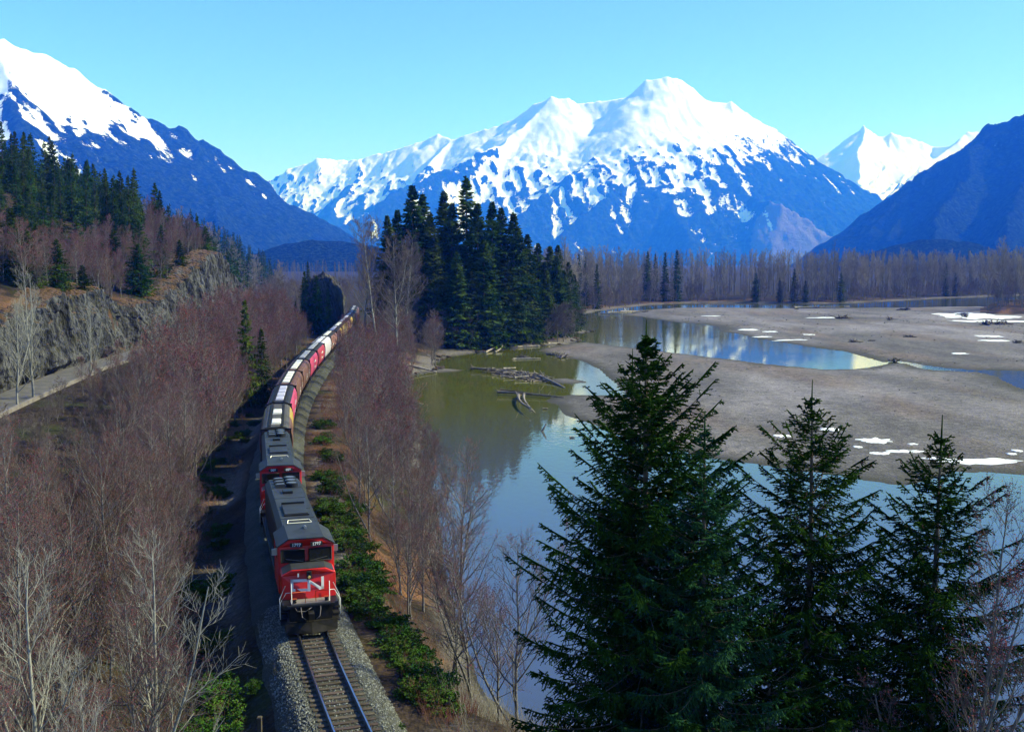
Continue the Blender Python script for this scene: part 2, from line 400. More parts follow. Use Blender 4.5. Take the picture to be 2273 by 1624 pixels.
def gravel_mat(name, c1, c2, c3, s=1.0):
    m = bpy.data.materials.new(name); m.use_nodes = True
    N, Lk = m.node_tree.nodes, m.node_tree.links
    b = N['Principled BSDF']; b.inputs['Roughness'].default_value = 0.9; b.inputs['Specular IOR Level'].default_value = 0.15
    g = N.new('ShaderNodeNewGeometry')
    def noise(scale, detail=4.0, vec=None, stretch=None):
        t = N.new('ShaderNodeTexNoise'); t.inputs['Scale'].default_value = scale; t.inputs['Detail'].default_value = detail
        if stretch:
            mp = N.new('ShaderNodeMapping'); mp.inputs['Scale'].default_value = stretch
            Lk.new(g.outputs['Position'], mp.inputs['Vector']); Lk.new(mp.outputs[0], t.inputs['Vector'])
        else:
            Lk.new(g.outputs['Position'], t.inputs['Vector'])
        return t.outputs[0]
    def rng(o, a, b_, c=0.0, d=1.0):
        r = N.new('ShaderNodeMapRange'); r.inputs[1].default_value = a; r.inputs[2].default_value = b_; r.inputs[3].default_value = c; r.inputs[4].default_value = d
        Lk.new(o, r.inputs[0]); return r.outputs[0]
    def mix(f, a, b_, mode='MIX'):
        x = N.new('ShaderNodeMix'); x.data_type = 'RGBA'; x.blend_type = mode
        if isinstance(f, float): x.inputs[0].default_value = f
        else: Lk.new(f, x.inputs[0])
        for i, q in ((6, a), (7, b_)):
            if isinstance(q, tuple): x.inputs[i].default_value = q
            else: Lk.new(q, x.inputs[i])
        return x.outputs[2]
    big = rng(noise(0.02, 3.0, stretch=(1.0, 0.55, 1.0)), 0.42, 0.62)
    c = mix(big, c1 + (1.0,), c2 + (1.0,))
    c = mix(rng(noise(0.05, 4.0, stretch=(1.0, 0.35, 1.0)), 0.5, 0.66), c, c3 + (1.0,))
    vo = N.new('ShaderNodeTexVoronoi'); vo.inputs['Scale'].default_value = 3.2 * s
    Lk.new(g.outputs['Position'], vo.inputs['Vector'])
    vv = N.new('ShaderNodeSeparateColor'); Lk.new(vo.outputs['Color'], vv.inputs[0])
    c = mix(0.75, c, mix(rng(vv.outputs[0], 0.0, 1.0), (0.55, 0.55, 0.55, 1.0), (1.35, 1.35, 1.35, 1.0)), 'MULTIPLY')
    c = mix(0.5, c, mix(rng(noise(0.55, 6.0), 0.3, 0.7), (0.5, 0.5, 0.5, 1.0), (1.5, 1.5, 1.5, 1.0)), 'MULTIPLY')
    c = mix(0.45, c, mix(rng(noise(0.10, 6.0, stretch=(1.0, 0.3, 1.0)), 0.36, 0.64), (0.55, 0.55, 0.57, 1.0), (1.4, 1.38, 1.38, 1.0)), 'MULTIPLY')
    at = N.new('ShaderNodeAttribute'); at.attribute_name = 'wet'
    c = mix(at.outputs['Fac'], c, (0.055, 0.052, 0.042, 1.0))
    Lk.new(c, b.inputs['Base Color'])
    bp = N.new('ShaderNodeBump'); bp.inputs['Strength'].default_value = 0.7; bp.inputs['Distance'].default_value = 0.12
    Lk.new(vo.outputs['Distance'], bp.inputs['Height']); Lk.new(bp.outputs[0], b.inputs['Normal'])
    return m

M['gravel'] = gravel_mat('river_gravel', (0.112, 0.102, 0.098), (0.205, 0.185, 0.190), (0.150, 0.118, 0.104))
wetA = sstep(0.30, 0.04, GZ)
tag(sheet('gravel_bar', QUADS[is_a], M['gravel'], {'wet': wetA}), 'broad grey gravel bar in the middle of the river', 'gravel bar', kind='structure')
tag(sheet('gravel_bar', QUADS[is_b], M['gravel'], {'wet': wetA}), 'far gravel bar with driftwood and snow below the forest', 'gravel bar', kind='structure')
tag(sheet('gravel_bar', QUADS[is_i], M['gravel'], {'wet': wetA}), 'tiny gravel islet beside the driftwood pile', 'gravel bar', kind='structure')

# ground material: litter, dry fern, beach gravel, rock by attribute
def ground_mat():
    m = bpy.data.materials.new('forest_ground'); m.use_nodes = True
    N, Lk = m.node_tree.nodes, m.node_tree.links
    b = N['Principled BSDF']; b.inputs['Roughness'].default_value = 0.95; b.inputs['Specular IOR Level'].default_value = 0.1
    g = N.new('ShaderNodeNewGeometry')
    def noise(scale, lo, hi, detail=5.0):
        t = N.new('ShaderNodeTexNoise'); t.inputs['Scale'].default_value = scale; t.inputs['Detail'].default_value = detail
        Lk.new(g.outputs['Position'], t.inputs['Vector'])
        r = N.new('ShaderNodeMapRange'); r.inputs[1].default_value = lo; r.inputs[2].default_value = hi
        Lk.new(t.outputs[0], r.inputs[0]); return r.outputs[0]
    def mix(f, a, b_, mode='MIX'):
        x = N.new('ShaderNodeMix'); x.data_type = 'RGBA'; x.blend_type = mode
        if isinstance(f, float): x.inputs[0].default_value = f
        else: Lk.new(f, x.inputs[0])
        for i, q in ((6, a), (7, b_)):
            if isinstance(q, tuple): x.inputs[i].default_value = q
            else: Lk.new(q, x.inputs[i])
        return x.outputs[2]
    def att(n):
        a = N.new('ShaderNodeAttribute'); a.attribute_name = n; return a.outputs['Fac']
    c = mix(noise(0.35, 0.4, 0.62), (0.024, 0.018, 0.014, 1), (0.052, 0.036, 0.027, 1))
    c = mix(noise(0.12, 0.52, 0.66), c, (0.035, 0.040, 0.016, 1))
    rust = mix(noise(0.9, 0.35, 0.65), (0.19, 0.088, 0.040, 1), (0.10, 0.060, 0.038, 1))
    c = mix(att('rust'), c, rust)
    grav = mix(noise(1.6, 0.35, 0.65), (0.18, 0.16, 0.145, 1), (0.10, 0.09, 0.08, 1))
    c = mix(att('beach'), c, grav)
    c = mix(0.7, c, mix(noise(4.0, 0.3, 0.7, 6.0), (0.45, 0.45, 0.45, 1), (1.5, 1.5, 1.5, 1)), 'MULTIPLY')
    c = mix(att('wet'), c, (0.035, 0.032, 0.025, 1))
    Lk.new(c, b.inputs['Base Color'])
    t = N.new('ShaderNodeTexNoise'); t.inputs['Scale'].default_value = 2.2; t.inputs['Detail'].default_value = 6.0
    Lk.new(g.outputs['Position'], t.inputs['Vector'])
    bp = N.new('ShaderNodeBump'); bp.inputs['Strength'].default_value = 0.9; bp.inputs['Distance'].default_value = 0.35
    Lk.new(t.outputs[0], bp.inputs['Height']); Lk.new(bp.outputs[0], b.inputs['Normal'])
    return m
M['ground'] = ground_mat()
_n1 = fbm(GX / 12.0, GY / 12.0, 3, 61)
beach = np.clip(sstep(12, 2, GM['sl']) * (GY > 180) + sstep(2.5, 0.5, GM['sl']), 0, 1) * (GM['sl'] > -3) * sstep(-0.35, 0.25, _n1 + 0.35)
beach = np.maximum(beach, (GM['ss'] > -1) * 1.0)
beach = np.maximum(beach, sstep(-0.2, 0.3, _n1) * 0.8 * sstep(2.6, 4.0, np.abs(GM['u'])) * sstep(7.0, 4.5, np.abs(GM['u'])) * (GY < 300))
rust = np.clip(sstep(-0.15, 0.35, fbm(GX / 8.0, GY / 8.0, 3, 67)) * (
    sstep(8, 3, np.abs(GM['v'] - 4)) * (GY > 90) * 0.6
    + sstep(16, 5, -GM['u']) * sstep(2.5, 4, -GM['u']) * (GY > 70) * (GY < 330)
    + 0.6 * sstep(12, 6, GM['u']) * sstep(2, 4, GM['u']) * (GY < 330)
    + 0.9 * sstep(24, 8, GM['sl']) * (GY > 230) * (GY < 760)
    + 0.8 * sstep(9, 3, GM['sl']) * (GY < 90)), 0, 1)
g_obj = sheet('ground', QUADS[~(is_a | is_b | is_i)], M['ground'], {'rust': rust, 'beach': beach, 'wet': sstep(0.22, 0.0, GZ) * (GY > 40)})
tag(g_obj, kind='structure')

# ---------------------------------------------------------------- river
def water_mat():
    m = bpy.data.materials.new('river_water'); m.use_nodes = True
    N, Lk = m.node_tree.nodes, m.node_tree.links
    b = N['Principled BSDF']
    b.inputs['Roughness'].default_value = 0.02; b.inputs['IOR'].default_value = 1.33; b.inputs['Specular IOR Level'].default_value = 0.5
    g = N.new('ShaderNodeNewGeometry')
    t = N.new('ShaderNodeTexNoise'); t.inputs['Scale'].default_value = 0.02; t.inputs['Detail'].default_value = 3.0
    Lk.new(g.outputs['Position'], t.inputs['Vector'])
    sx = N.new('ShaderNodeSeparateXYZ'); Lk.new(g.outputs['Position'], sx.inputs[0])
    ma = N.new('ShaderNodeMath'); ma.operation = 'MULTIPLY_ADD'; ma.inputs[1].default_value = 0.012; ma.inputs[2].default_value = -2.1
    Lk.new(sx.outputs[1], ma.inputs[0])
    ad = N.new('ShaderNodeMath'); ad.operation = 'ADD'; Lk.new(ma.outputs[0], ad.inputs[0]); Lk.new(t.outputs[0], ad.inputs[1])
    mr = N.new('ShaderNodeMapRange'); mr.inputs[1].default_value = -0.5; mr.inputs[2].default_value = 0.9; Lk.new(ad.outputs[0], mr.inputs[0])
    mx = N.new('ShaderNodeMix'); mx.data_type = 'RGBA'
    mx.inputs[6].default_value = (0.055, 0.072, 0.135, 1); mx.inputs[7].default_value = (0.085, 0.088, 0.012, 1)  # blue base has some sky reflection painted in; olive is murky lagoon water
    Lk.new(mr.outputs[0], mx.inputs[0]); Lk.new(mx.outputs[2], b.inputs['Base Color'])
    mp = N.new('ShaderNodeMapping'); mp.inputs['Scale'].default_value = (1.0, 0.6, 1.0); Lk.new(g.outputs['Position'], mp.inputs['Vector'])
    n1 = N.new('ShaderNodeTexNoise'); n1.inputs['Scale'].default_value = 1.1; n1.inputs['Detail'].default_value = 3.0; Lk.new(mp.outputs[0], n1.inputs['Vector'])
    # calm and ruffled stretches
    n2 = N.new('ShaderNodeTexNoise'); n2.inputs['Scale'].default_value = 0.025; n2.inputs['Detail'].default_value = 2.0; Lk.new(g.outputs['Position'], n2.inputs['Vector'])
    r2 = N.new('ShaderNodeMapRange'); r2.inputs[1].default_value = 0.4; r2.inputs[2].default_value = 0.62; r2.inputs[3].default_value = 0.012; r2.inputs[4].default_value = 0.06
    Lk.new(n2.outputs[0], r2.inputs[0])
    bp = N.new('ShaderNodeBump'); bp.inputs['Distance'].default_value = 0.5
    Lk.new(r2.outputs[0], bp.inputs['Strength']); Lk.new(n1.outputs[0], bp.inputs['Height']); Lk.new(bp.outputs[0], b.inputs['Normal'])
    return m
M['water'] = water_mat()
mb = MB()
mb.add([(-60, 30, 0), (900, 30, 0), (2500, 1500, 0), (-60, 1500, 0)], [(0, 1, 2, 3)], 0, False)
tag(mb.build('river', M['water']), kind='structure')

# ---------------------------------------------------------------- road below the cliff
M['asphalt'] = pmat('old_asphalt', (0.095, 0.09, 0.088), 0.9, 0.2, (0.8, (0.14, 0.13, 0.128), 0.4, 0.65), bump=(6.0, 0.3, 0.05))
M['kerb'] = pmat('road_rail', (0.22, 0.20, 0.20), 0.8, 0.2, (1.0, (0.15, 0.13, 0.13), 0.4, 0.7))
ry = np.arange(60, 300, 3.0); rx = cliff_x(ry) + 5.5
mb = MB()
rl = [[(x - 3.4, y, 8.02), (x + 3.4, y, 8.02)] for x, y in zip(rx, ry)]
mb.loft(rl, 0, True, caps=False, closed=False)
road = tag(mb.build('road', M['asphalt']), kind='structure')
mb = MB()
for x, y, x2, y2 in zip(rx[:-1], ry[:-1], rx[1:], ry[1:]):
    pass
mb.loft([[(x + 3.5, y, 7.8), (x + 3.5, y, 8.45), (x + 3.85, y, 8.45), (x + 3.85, y, 7.8)] for x, y in zip(rx, ry)], 0, False)
mb.build('road_barrier', M['kerb'], None)
tag(bpy.data.objects['road_barrier'], 'low pale roadside barrier along the road below the cliff', 'barrier')
# ---------------------------------------------------------------- mountains
def mountain_mat(name, snow_bias=0.0, forest=(0.004, 0.010, 0.007), forest2=(0.040, 0.075, 0.045), rock=(0.16, 0.145, 0.14), s=1.0):
    m = bpy.data.materials.new(name); m.use_nodes = True
    N, Lk = m.node_tree.nodes, m.node_tree.links
    b = N['Principled BSDF']; b.inputs['Roughness'].default_value = 1.0; b.inputs['Specular IOR Level'].default_value = 0.0
    g = N.new('ShaderNodeNewGeometry')
    def noise(scale, detail=5.0):
        t = N.new('ShaderNodeTexNoise'); t.inputs['Scale'].default_value = scale * s; t.inputs['Detail'].default_value = detail
        t.inputs['Roughness'].default_value = 0.74
        Lk.new(g.outputs['Position'], t.inputs['Vector']); return t.outputs[0]
    def rng(o, a, b_, c=0.0, d=1.0):
        r = N.new('ShaderNodeMapRange'); r.inputs[1].default_value = a; r.inputs[2].default_value = b_; r.inputs[3].default_value = c; r.inputs[4].default_value = d
        Lk.new(o, r.inputs[0]); return r.outputs[0]
    def mix(f, a, b_):
        x = N.new('ShaderNodeMix'); x.data_type = 'RGBA'; Lk.new(f, x.inputs[0])
        for i, q in ((6, a), (7, b_)):
            if isinstance(q, tuple): x.inputs[i].default_value = q + (1.0,) if len(q) == 3 else q
            else: Lk.new(q, x.inputs[i])
        return x.outputs[2]
    def att(n):
        a = N.new('ShaderNodeAttribute'); a.attribute_name = n; return a.outputs['Fac']
    def math_(op, a, b_):
        x = N.new('ShaderNodeMath'); x.operation = op
        for i, q in ((0, a), (1, b_)):
            if isinstance(q, (int, float)): x.inputs[i].default_value = q
            else: Lk.new(q, x.inputs[i])
        return x.outputs[0]
    c = mix(rng(noise(0.035, 8.0), 0.46, 0.68), forest, forest2)
    c = mix(rng(math_('ADD', att('rock'), math_('MULTIPLY', noise(0.02, 6.0), 0.6)), 0.72, 0.86), c, rock)
    nz = math_('ADD', math_('MULTIPLY', noise(0.07, 8.0), 1.15), math_('MULTIPLY', noise(0.006, 4.0), 0.5))
    sn = math_('ADD', math_('ADD', att('snow'), nz), snow_bias)
    f = rng(sn, 1.27, 1.35)
    c = mix(f, c, (0.84, 0.88, 0.95))
    Lk.new(c, b.inputs['Base Color'])
    bp = N.new('ShaderNodeBump'); bp.inputs['Distance'].default_value = 40.0
    Lk.new(rng(f, 0.0, 1.0, 0.9, 0.25), bp.inputs['Strength'])
    Lk.new(noise(0.03, 6.0), bp.inputs['Height']); Lk.new(bp.outputs[0], b.inputs['Normal'])
    return m

def blur(a, r):
    for ax in (0, 1):
        p = np.concatenate([np.repeat(a.take([0], ax), r + 1, ax), a, np.repeat(a.take([-1], ax), r, ax)], ax)
        cs = np.cumsum(p, ax); n = a.shape[ax]
        a = (cs.take(range(2 * r + 1, 2 * r + 1 + n), ax) - cs.take(range(0, n), ax)) / (2 * r + 1)
    return a

def mountain(name, lines, x0, x1, y0, y1, dx, dy, slope, mat, seed, line_fn, warp=110.0, rough=1.0, label=None, patch=0.0, conc=1.0, rock_fn=None, fl=(1.0, 0.25), smooth_z=(780, 1080), S=1.8):
    # built at chart scale; S is the size of the real mountain (metres per chart unit)
    xs = np.arange(x0, x1, dx); ys = np.arange(y0, y1, dy)
    X, Y = np.meshgrid(xs, ys)
    WX = X + warp * fbm(X / 520.0, Y / 520.0, 4, seed); WY = Y + warp * fbm(X / 520.0, Y / 520.0, 4, seed + 50)
    Hh = np.full(X.shape, -60.0)
    for li, ln in enumerate(lines):
        sl = slope * (1.0 if li == 0 else 1.12)
        for (ax, ay, az), (bx, by, bz) in zip(ln[:-1], ln[1:]):
            ex, ey = bx - ax, by - ay
            t = np.clip(((WX - ax) * ex + (WY - ay) * ey) / (ex * ex + ey * ey), 0, 1)
            d = np.hypot(WX - ax - t * ex, WY - ay - t * ey)
            h = az + (bz - az) * t - sl * d * (0.75 + 0.25 * np.exp(-d / 500.0) )
            k = 35.0
            Hh = np.where(np.abs(Hh - h) < k, np.maximum(Hh, h) + (k - np.abs(Hh - h)) ** 2 / (4 * k), np.maximum(Hh, h))
    amp = sstep(-40, 250, Hh)
    G = ridged((fl[0] * X + fl[1] * Y + 70 * fbm(X / 300.0, Y / 300.0, 3, seed + 5)) / 120.0, (fl[0] * Y - fl[1] * X) / 1100.0, 4, seed + 29, 0.6)
    amp = amp * (1 - 0.72 * sstep(smooth_z[0], smooth_z[1], Hh + 120 * fbm(X / 400.0, Y / 400.0, 2, seed + 3)))
    Hh = Hh + rough * amp * (75 * (ridged(X / 260.0, Y / 330.0, 5, seed + 9, 0.55) - 0.62) + 34 * fbm(X / 70.0, Y / 90.0, 4, seed + 19) + 55 * (G - 0.6))
    dxs = blur(Hh, 5) - Hh; dbig = blur(Hh, 16) - Hh
    concave = np.clip(dxs / 12.0, -1, 1) * 0.5 + np.clip(dbig / 45.0, -1, 1) * 0.8
    gx = np.gradient(Hh, dx, axis=1); gy = np.gradient(Hh, dy, axis=0)
    steep = np.hypot(gx, gy)
    snow = (Hh - line_fn(X, Y)) / 620.0 + 0.30 * conc * concave * (1 - 0.85 * sstep(smooth_z[0], smooth_z[1], Hh)) + 0.78 * conc * (0.58 - G) * (1 - sstep(smooth_z[0], smooth_z[1], Hh)) - 0.22 * sstep(0.9, 1.7, steep) + patch * (fbm(X / 190.0, Y / 260.0, 3, seed + 77))
    crag = ridged((fl[0] * X + fl[1] * Y) / 52.0, (fl[0] * Y - fl[1] * X) / 260.0, 4, seed + 61, 0.6) + 0.35 * np.clip(-dxs / 10.0, -1, 1)
    snow = snow - 0.38 * sstep(0.74, 0.92, crag) * sstep(0.55, 0.95, steep) - 0.3 * sstep(0.2, 0.7, fbm(X / 45.0, Y / 45.0, 3, seed + 63)) * sstep(1500, 700, Hh)
    rock = np.zeros(X.shape)
    if rock_fn is not None: rock = np.maximum(rock, rock_fn(X, Y))
    n0, n1 = X.shape
    idx = np.arange(n0 * n1).reshape(n0, n1)
    Q = np.stack([idx[:-1, :-1], idx[:-1, 1:], idx[1:, 1:], idx[1:, :-1]], -1).reshape(-1, 4)
    keep = Hh.reshape(-1)[Q].max(axis=1) > -25
    mb = MB(); mb.add(np.stack([X * S, Y * S, CAM_Z + (Hh - CAM_Z) * S], -1), Q[keep], 0, True)
    o = mb.build(name, mat)
    for k, a in (('snow', snow), ('rock', rock)):
        at = o.data.attributes.new(k, 'FLOAT', 'POINT'); at.data.foreach_set('value', a.reshape(-1).astype(np.float32))
    tag(o, label, kind='structure')
    return o

L_left = [[(-4200, 4300, 1400), (-2981.7, 4300, 1196.0), (-2531.5, 4300, 1107.6), (-2263.4, 4300, 1001.0), (-2084.0, 4300, 926.1), (-1962.3, 4350, 882.3), (-1856.3, 4400, 822.3), (-1728.5, 4450, 747.5), (-1635.6, 4450, 682.1), (-1558.8, 4500, 647.7), (-1460.3, 4550, 610.5), (-1359.3, 4600, 564.4), (-1235.9, 4650, 495.3), (-1129.3, 4700, 430.4), (-1081.0, 4750, 384.0), (-1011.5, 4800, 285.1), (-930.7, 4800, 161.3)],
 [(-2084.0, 4300, 926.1), (-1865.4, 3900, 666.6), (-1622.3, 3500, 423.9), (-1344.6, 3000, 239.5)],
 [(-1856.3, 4400, 822.3), (-1715.9, 4050, 589.0), (-1509.8, 3700, 399.5), (-1213.9, 3200, 226.3), (-945.7, 2700, 102.3)],
 [(-1635.6, 4450, 682.1), (-1495.0, 4100, 474.7), (-1258.9, 3700, 273.4), (-995.7, 3200, 116.4)],
 [(-1359.3, 4600, 564.4), (-1245.2, 4200, 378.5), (-1064.6, 3800, 214.9), (-911.1, 3400, 92.7)],
 [(-1129.3, 4700, 430.4), (-1059.7, 4400, 301.3), (-914.2, 4000, 156.1)],
 [(-2531.5, 4300, 1107.6), (-2138.6, 3800, 729.7), (-1755.5, 3300, 429.1)]]
L_cen = [[(-2984.6, 10500, 637.2), (-2411.4, 10500, 852.7), (-2204.9, 10500, 964.6), (-1867.9, 10400, 1052.9), (-1666.2, 10400, 1044.1), (-1494.5, 10300, 1051.8), (-1215.3, 10200, 1106.8), (-932.1, 10000, 1170.4), (-709.1, 9900, 1242.8), (-528.2, 9700, 1160.7), (-149.1, 9500, 1253.9), (213.4, 9300, 1424.0), (349.1, 9200, 1466.9), (487.2, 9200, 1451.5), (605.8, 9200, 1412.8), (911.1, 9100, 1436.0), (1055.0, 9000, 1458.3), (1169.3, 9000, 1567.7), (1322.8, 9000, 1609.2), (1438.8, 9000, 1579.0), (1536.3, 9000, 1511.2), (1673.3, 9000, 1401.6), (1866.4, 9000, 1394.0), (2000.4, 8900, 1292.7), (2132.4, 8800, 1137.4), (2384.9, 8600, 930.1), (2588.9, 8400, 712.5), (2870.8, 8200, 496.4), (2998.7, 8000, 285.7)],
 [(1169.3, 9000, 1567.7), (1059.8, 8700, 1198.2), (763.2, 8300, 951.3), (455.6, 7900, 671.7), (141.3, 7500, 462.7), (-169.3, 6900, 205.4)],
 [(349.1, 9200, 1466.9), (51.1, 8800, 1137.4), (-204.5, 8400, 916.2), (-609.7, 8000, 703.7), (-1064.4, 7300, 394.8), (-1319.1, 6800, 188.2)],
 [(1866.4, 9000, 1394.0), (1862.9, 8600, 1075.8), (1586.7, 8300, 880.9), (1171.2, 7900, 739.0), (683.5, 7400, 520.3), (339.9, 6900, 264.9)],
 [(2132.4, 8800, 1137.4), (2168.9, 8400, 819.8), (2199.2, 7900, 553.6), (2168.0, 7200, 244.3)],
 [(1586.7, 8300, 880.9), (1696.8, 7800, 646.9), (1749.1, 7300, 466.7), (1814.6, 7000, 409.7), (1954.4, 6900, 353.9), (2076.5, 6700, 200.3)],
 [(759.4, 9150, 1420.7), (657.1, 8800, 1063.0), (379.6, 8500, 811.2), (118.8, 8200, 573.6), (-54.4, 7600, 305.4)],
 [(-528.2, 9700, 1160.7), (-708.0, 9300, 924.6), (-900.0, 8800, 651.3), (-1066.9, 8300, 402.5)],
 [(-1494.5, 10300, 1051.8), (-1467.1, 9800, 806.0), (-1580.1, 9200, 522.2), (-1648.2, 8500, 265.3)],
 [(1171.2, 7900, 739.0), (1164.2, 7400, 488.6), (1145.0, 6700, 214.7)],
 [(763.2, 8300, 951.3), (806.0, 8000, 765.0), (866.0, 7600, 566.1)],
 [(455.6, 7900, 671.7), (504.9, 7600, 501.1), (510.8, 7200, 290.7)]]
L_rb = [[(3167.7, 13000, 949.5), (3719.0, 13000, 1326.1), (3994.7, 13000, 1475.0), (4186.2, 13000, 1612.6), (4350.3, 13000, 1722.5), (4520.8, 13000, 1640.1), (4634.2, 13000, 1596.1), (4772.4, 13000, 1640.1), (4942.3, 13000, 1585.1), (5198.7, 13000, 1469.5), (5300, 12600, 1440), (5492.1, 11600, 1350.0)],
 [(4350.3, 13000, 1722.5), (4047.1, 12300, 1318.8), (3826.5, 11600, 949.1), (3804.9, 10800, 631.6)],
 [(5198.7, 13000, 1469.5), (4653.0, 12200, 1100.9), (4061.3, 11400, 787.2), (3507.1, 10600, 552.2)],
 [(4772.4, 13000, 1640.1), (4518.8, 12500, 1286.7), (4012.9, 11700, 907.2)],
 [(5492.1, 11000, 1300.0), (5026.5, 11000, 1400.0), (4794.0, 11000, 1405.0), (4099.4, 10400, 986.6), (3492.8, 9800, 638.5)]]
L_r = [[(1912.9, 6000, 143.3), (1943.0, 5900, 204.9), (2042.9, 5800, 363.9), (2175.3, 5700, 492.0), (2300.9, 5600, 619.6), (2396.8, 5500, 727.8), (2489.5, 5400, 781.1), (2583.9, 5300, 825.1), (2812.2, 5200, 923.5), (3333.4, 5000, 1076.7), (4500, 4800, 1200)],
 [(2396.8, 5500, 727.8), (2144.4, 5000, 466.8), (1839.1, 4500, 269.0), (1531.6, 3900, 102.4)],
 [(2583.9, 5300, 825.1), (2365.4, 4800, 530.8), (2005.9, 4200, 288.8), (1648.5, 3600, 96.6)],
 [(2175.3, 5700, 492.0), (1959.4, 5300, 312.1), (1717.4, 4800, 140.6)],
 [(2812.2, 5200, 923.5), (2488.0, 4500, 518.4), (2046.8, 3800, 231.2)]]
mm_c = mountain_mat('mountain_surface', s=1 / 1.8)
mountain('mountain', L_left, -3400, -650, 2600, 5400, 9, 10, 0.85, mountain_mat('near_mountain_surface', s=1.6 / 1.45), 101,
         lambda x, y: -90 + 520 * sstep(-2000, -1200, x), 70, 0.55, 'snow-topped mountain shoulder descending from the left edge', patch=0.28, conc=1.7, fl=(0.80, 0.60), smooth_z=(620, 860), S=1.45)
mountain('mountain', L_cen, -3200, 3300, 6300, 10900, 12.5, 14, 0.92, mm_c, 202,
         lambda x, y: 225 + 400 * sstep(1250, 2000, x) - 40 * sstep(-500, -1500, x) - 300 * sstep(350, 100, np.hypot((x - 1800), (y - 7050) * 0.8)), 90, 0.8, 'tall snow-covered mountain in the centre of the valley', patch=0.24, conc=1.25,
         rock_fn=lambda x, y: 0.85 * sstep(420, 200, np.hypot(x - 1880, (y - 6800) * 0.9)))
mountain('mountain', L_rb, 2900, 6200, 9500, 13900, 16, 20, 0.95, mm_c, 303, lambda x, y: 60 + 0 * x, 110, 0.9, 'distant white peak seen between two forested mountains', conc=0.5)
L_r = [[(x + 55, y, z - 4) for x, y, z in ln] for ln in L_r]
mountain('mountain', L_r, 1300, 4200, 3300, 6500, 11, 12, 0.95, mountain_mat('dark_mountain_surface', s=1.6 / 1.15), 404,
         lambda x, y: 600 + 0 * x, 70, 0.55, 'dark forested mountainside rising to the right edge', patch=0.5, conc=0.5, fl=(0.8, -0.6), S=1.15)
mountain('foothill', [[(-760, 3200, 50), (-690.7, 3200, 78), (-606.8, 3200, 92), (-523.4, 3200, 91), (-426.3, 3200, 72), (-329.2, 3200, 40)]], -1100, -100, 2800, 3500, 9, 10, 0.35, mountain_mat('foothill_surface', s=2.5), 505, lambda x, y: 3000 + 0 * x, 20, 0.25, 'low forested foothill at the end of the valley', S=1.0)
mountain('foothill', [[(1150, 3300, 50), (1224.5, 3300, 72), (1295.2, 3300, 96), (1366.8, 3300, 98), (1439.1, 3300, 84), (1600, 3300, 60)]], 900, 1900, 2950, 3600, 9, 10, 0.35, mountain_mat('foothill_surface_right', s=2.5), 606, lambda x, y: 600 + 0 * x, 20, 0.25, 'low pale wooded hill below the dark right mountain', patch=0.3, S=1.0)

# ---------------------------------------------------------------- air
hz = bpy.data.materials.new('haze_air'); hz.use_nodes = True
hn, hl = hz.node_tree.nodes, hz.node_tree.links
hn.clear()
ho = hn.new('ShaderNodeOutputMaterial'); hv = hn.new('ShaderNodeVolumePrincipled')
hv.inputs['Color'].default_value = (0.018, 0.15, 1.0, 1.0)
hv.inputs['Absorption Color'].default_value = (1.0, 1.0, 1.0, 1.0)
hv.inputs['Density'].default_value = 0.000125
hv.inputs['Anisotropy'].default_value = 0.0
hv.inputs['Density Attribute'].default_value = ''
hz.cycles.homogeneous_volume = True
hl.new(hv.outputs[0], ho.inputs['Volume'])
mb = MB(); mb.box(-30000, 30000, -300, 30000, -4.0, 3450.0)
tag(mb.build('haze', hz), 'blue air haze filling the valley', kind='stuff')

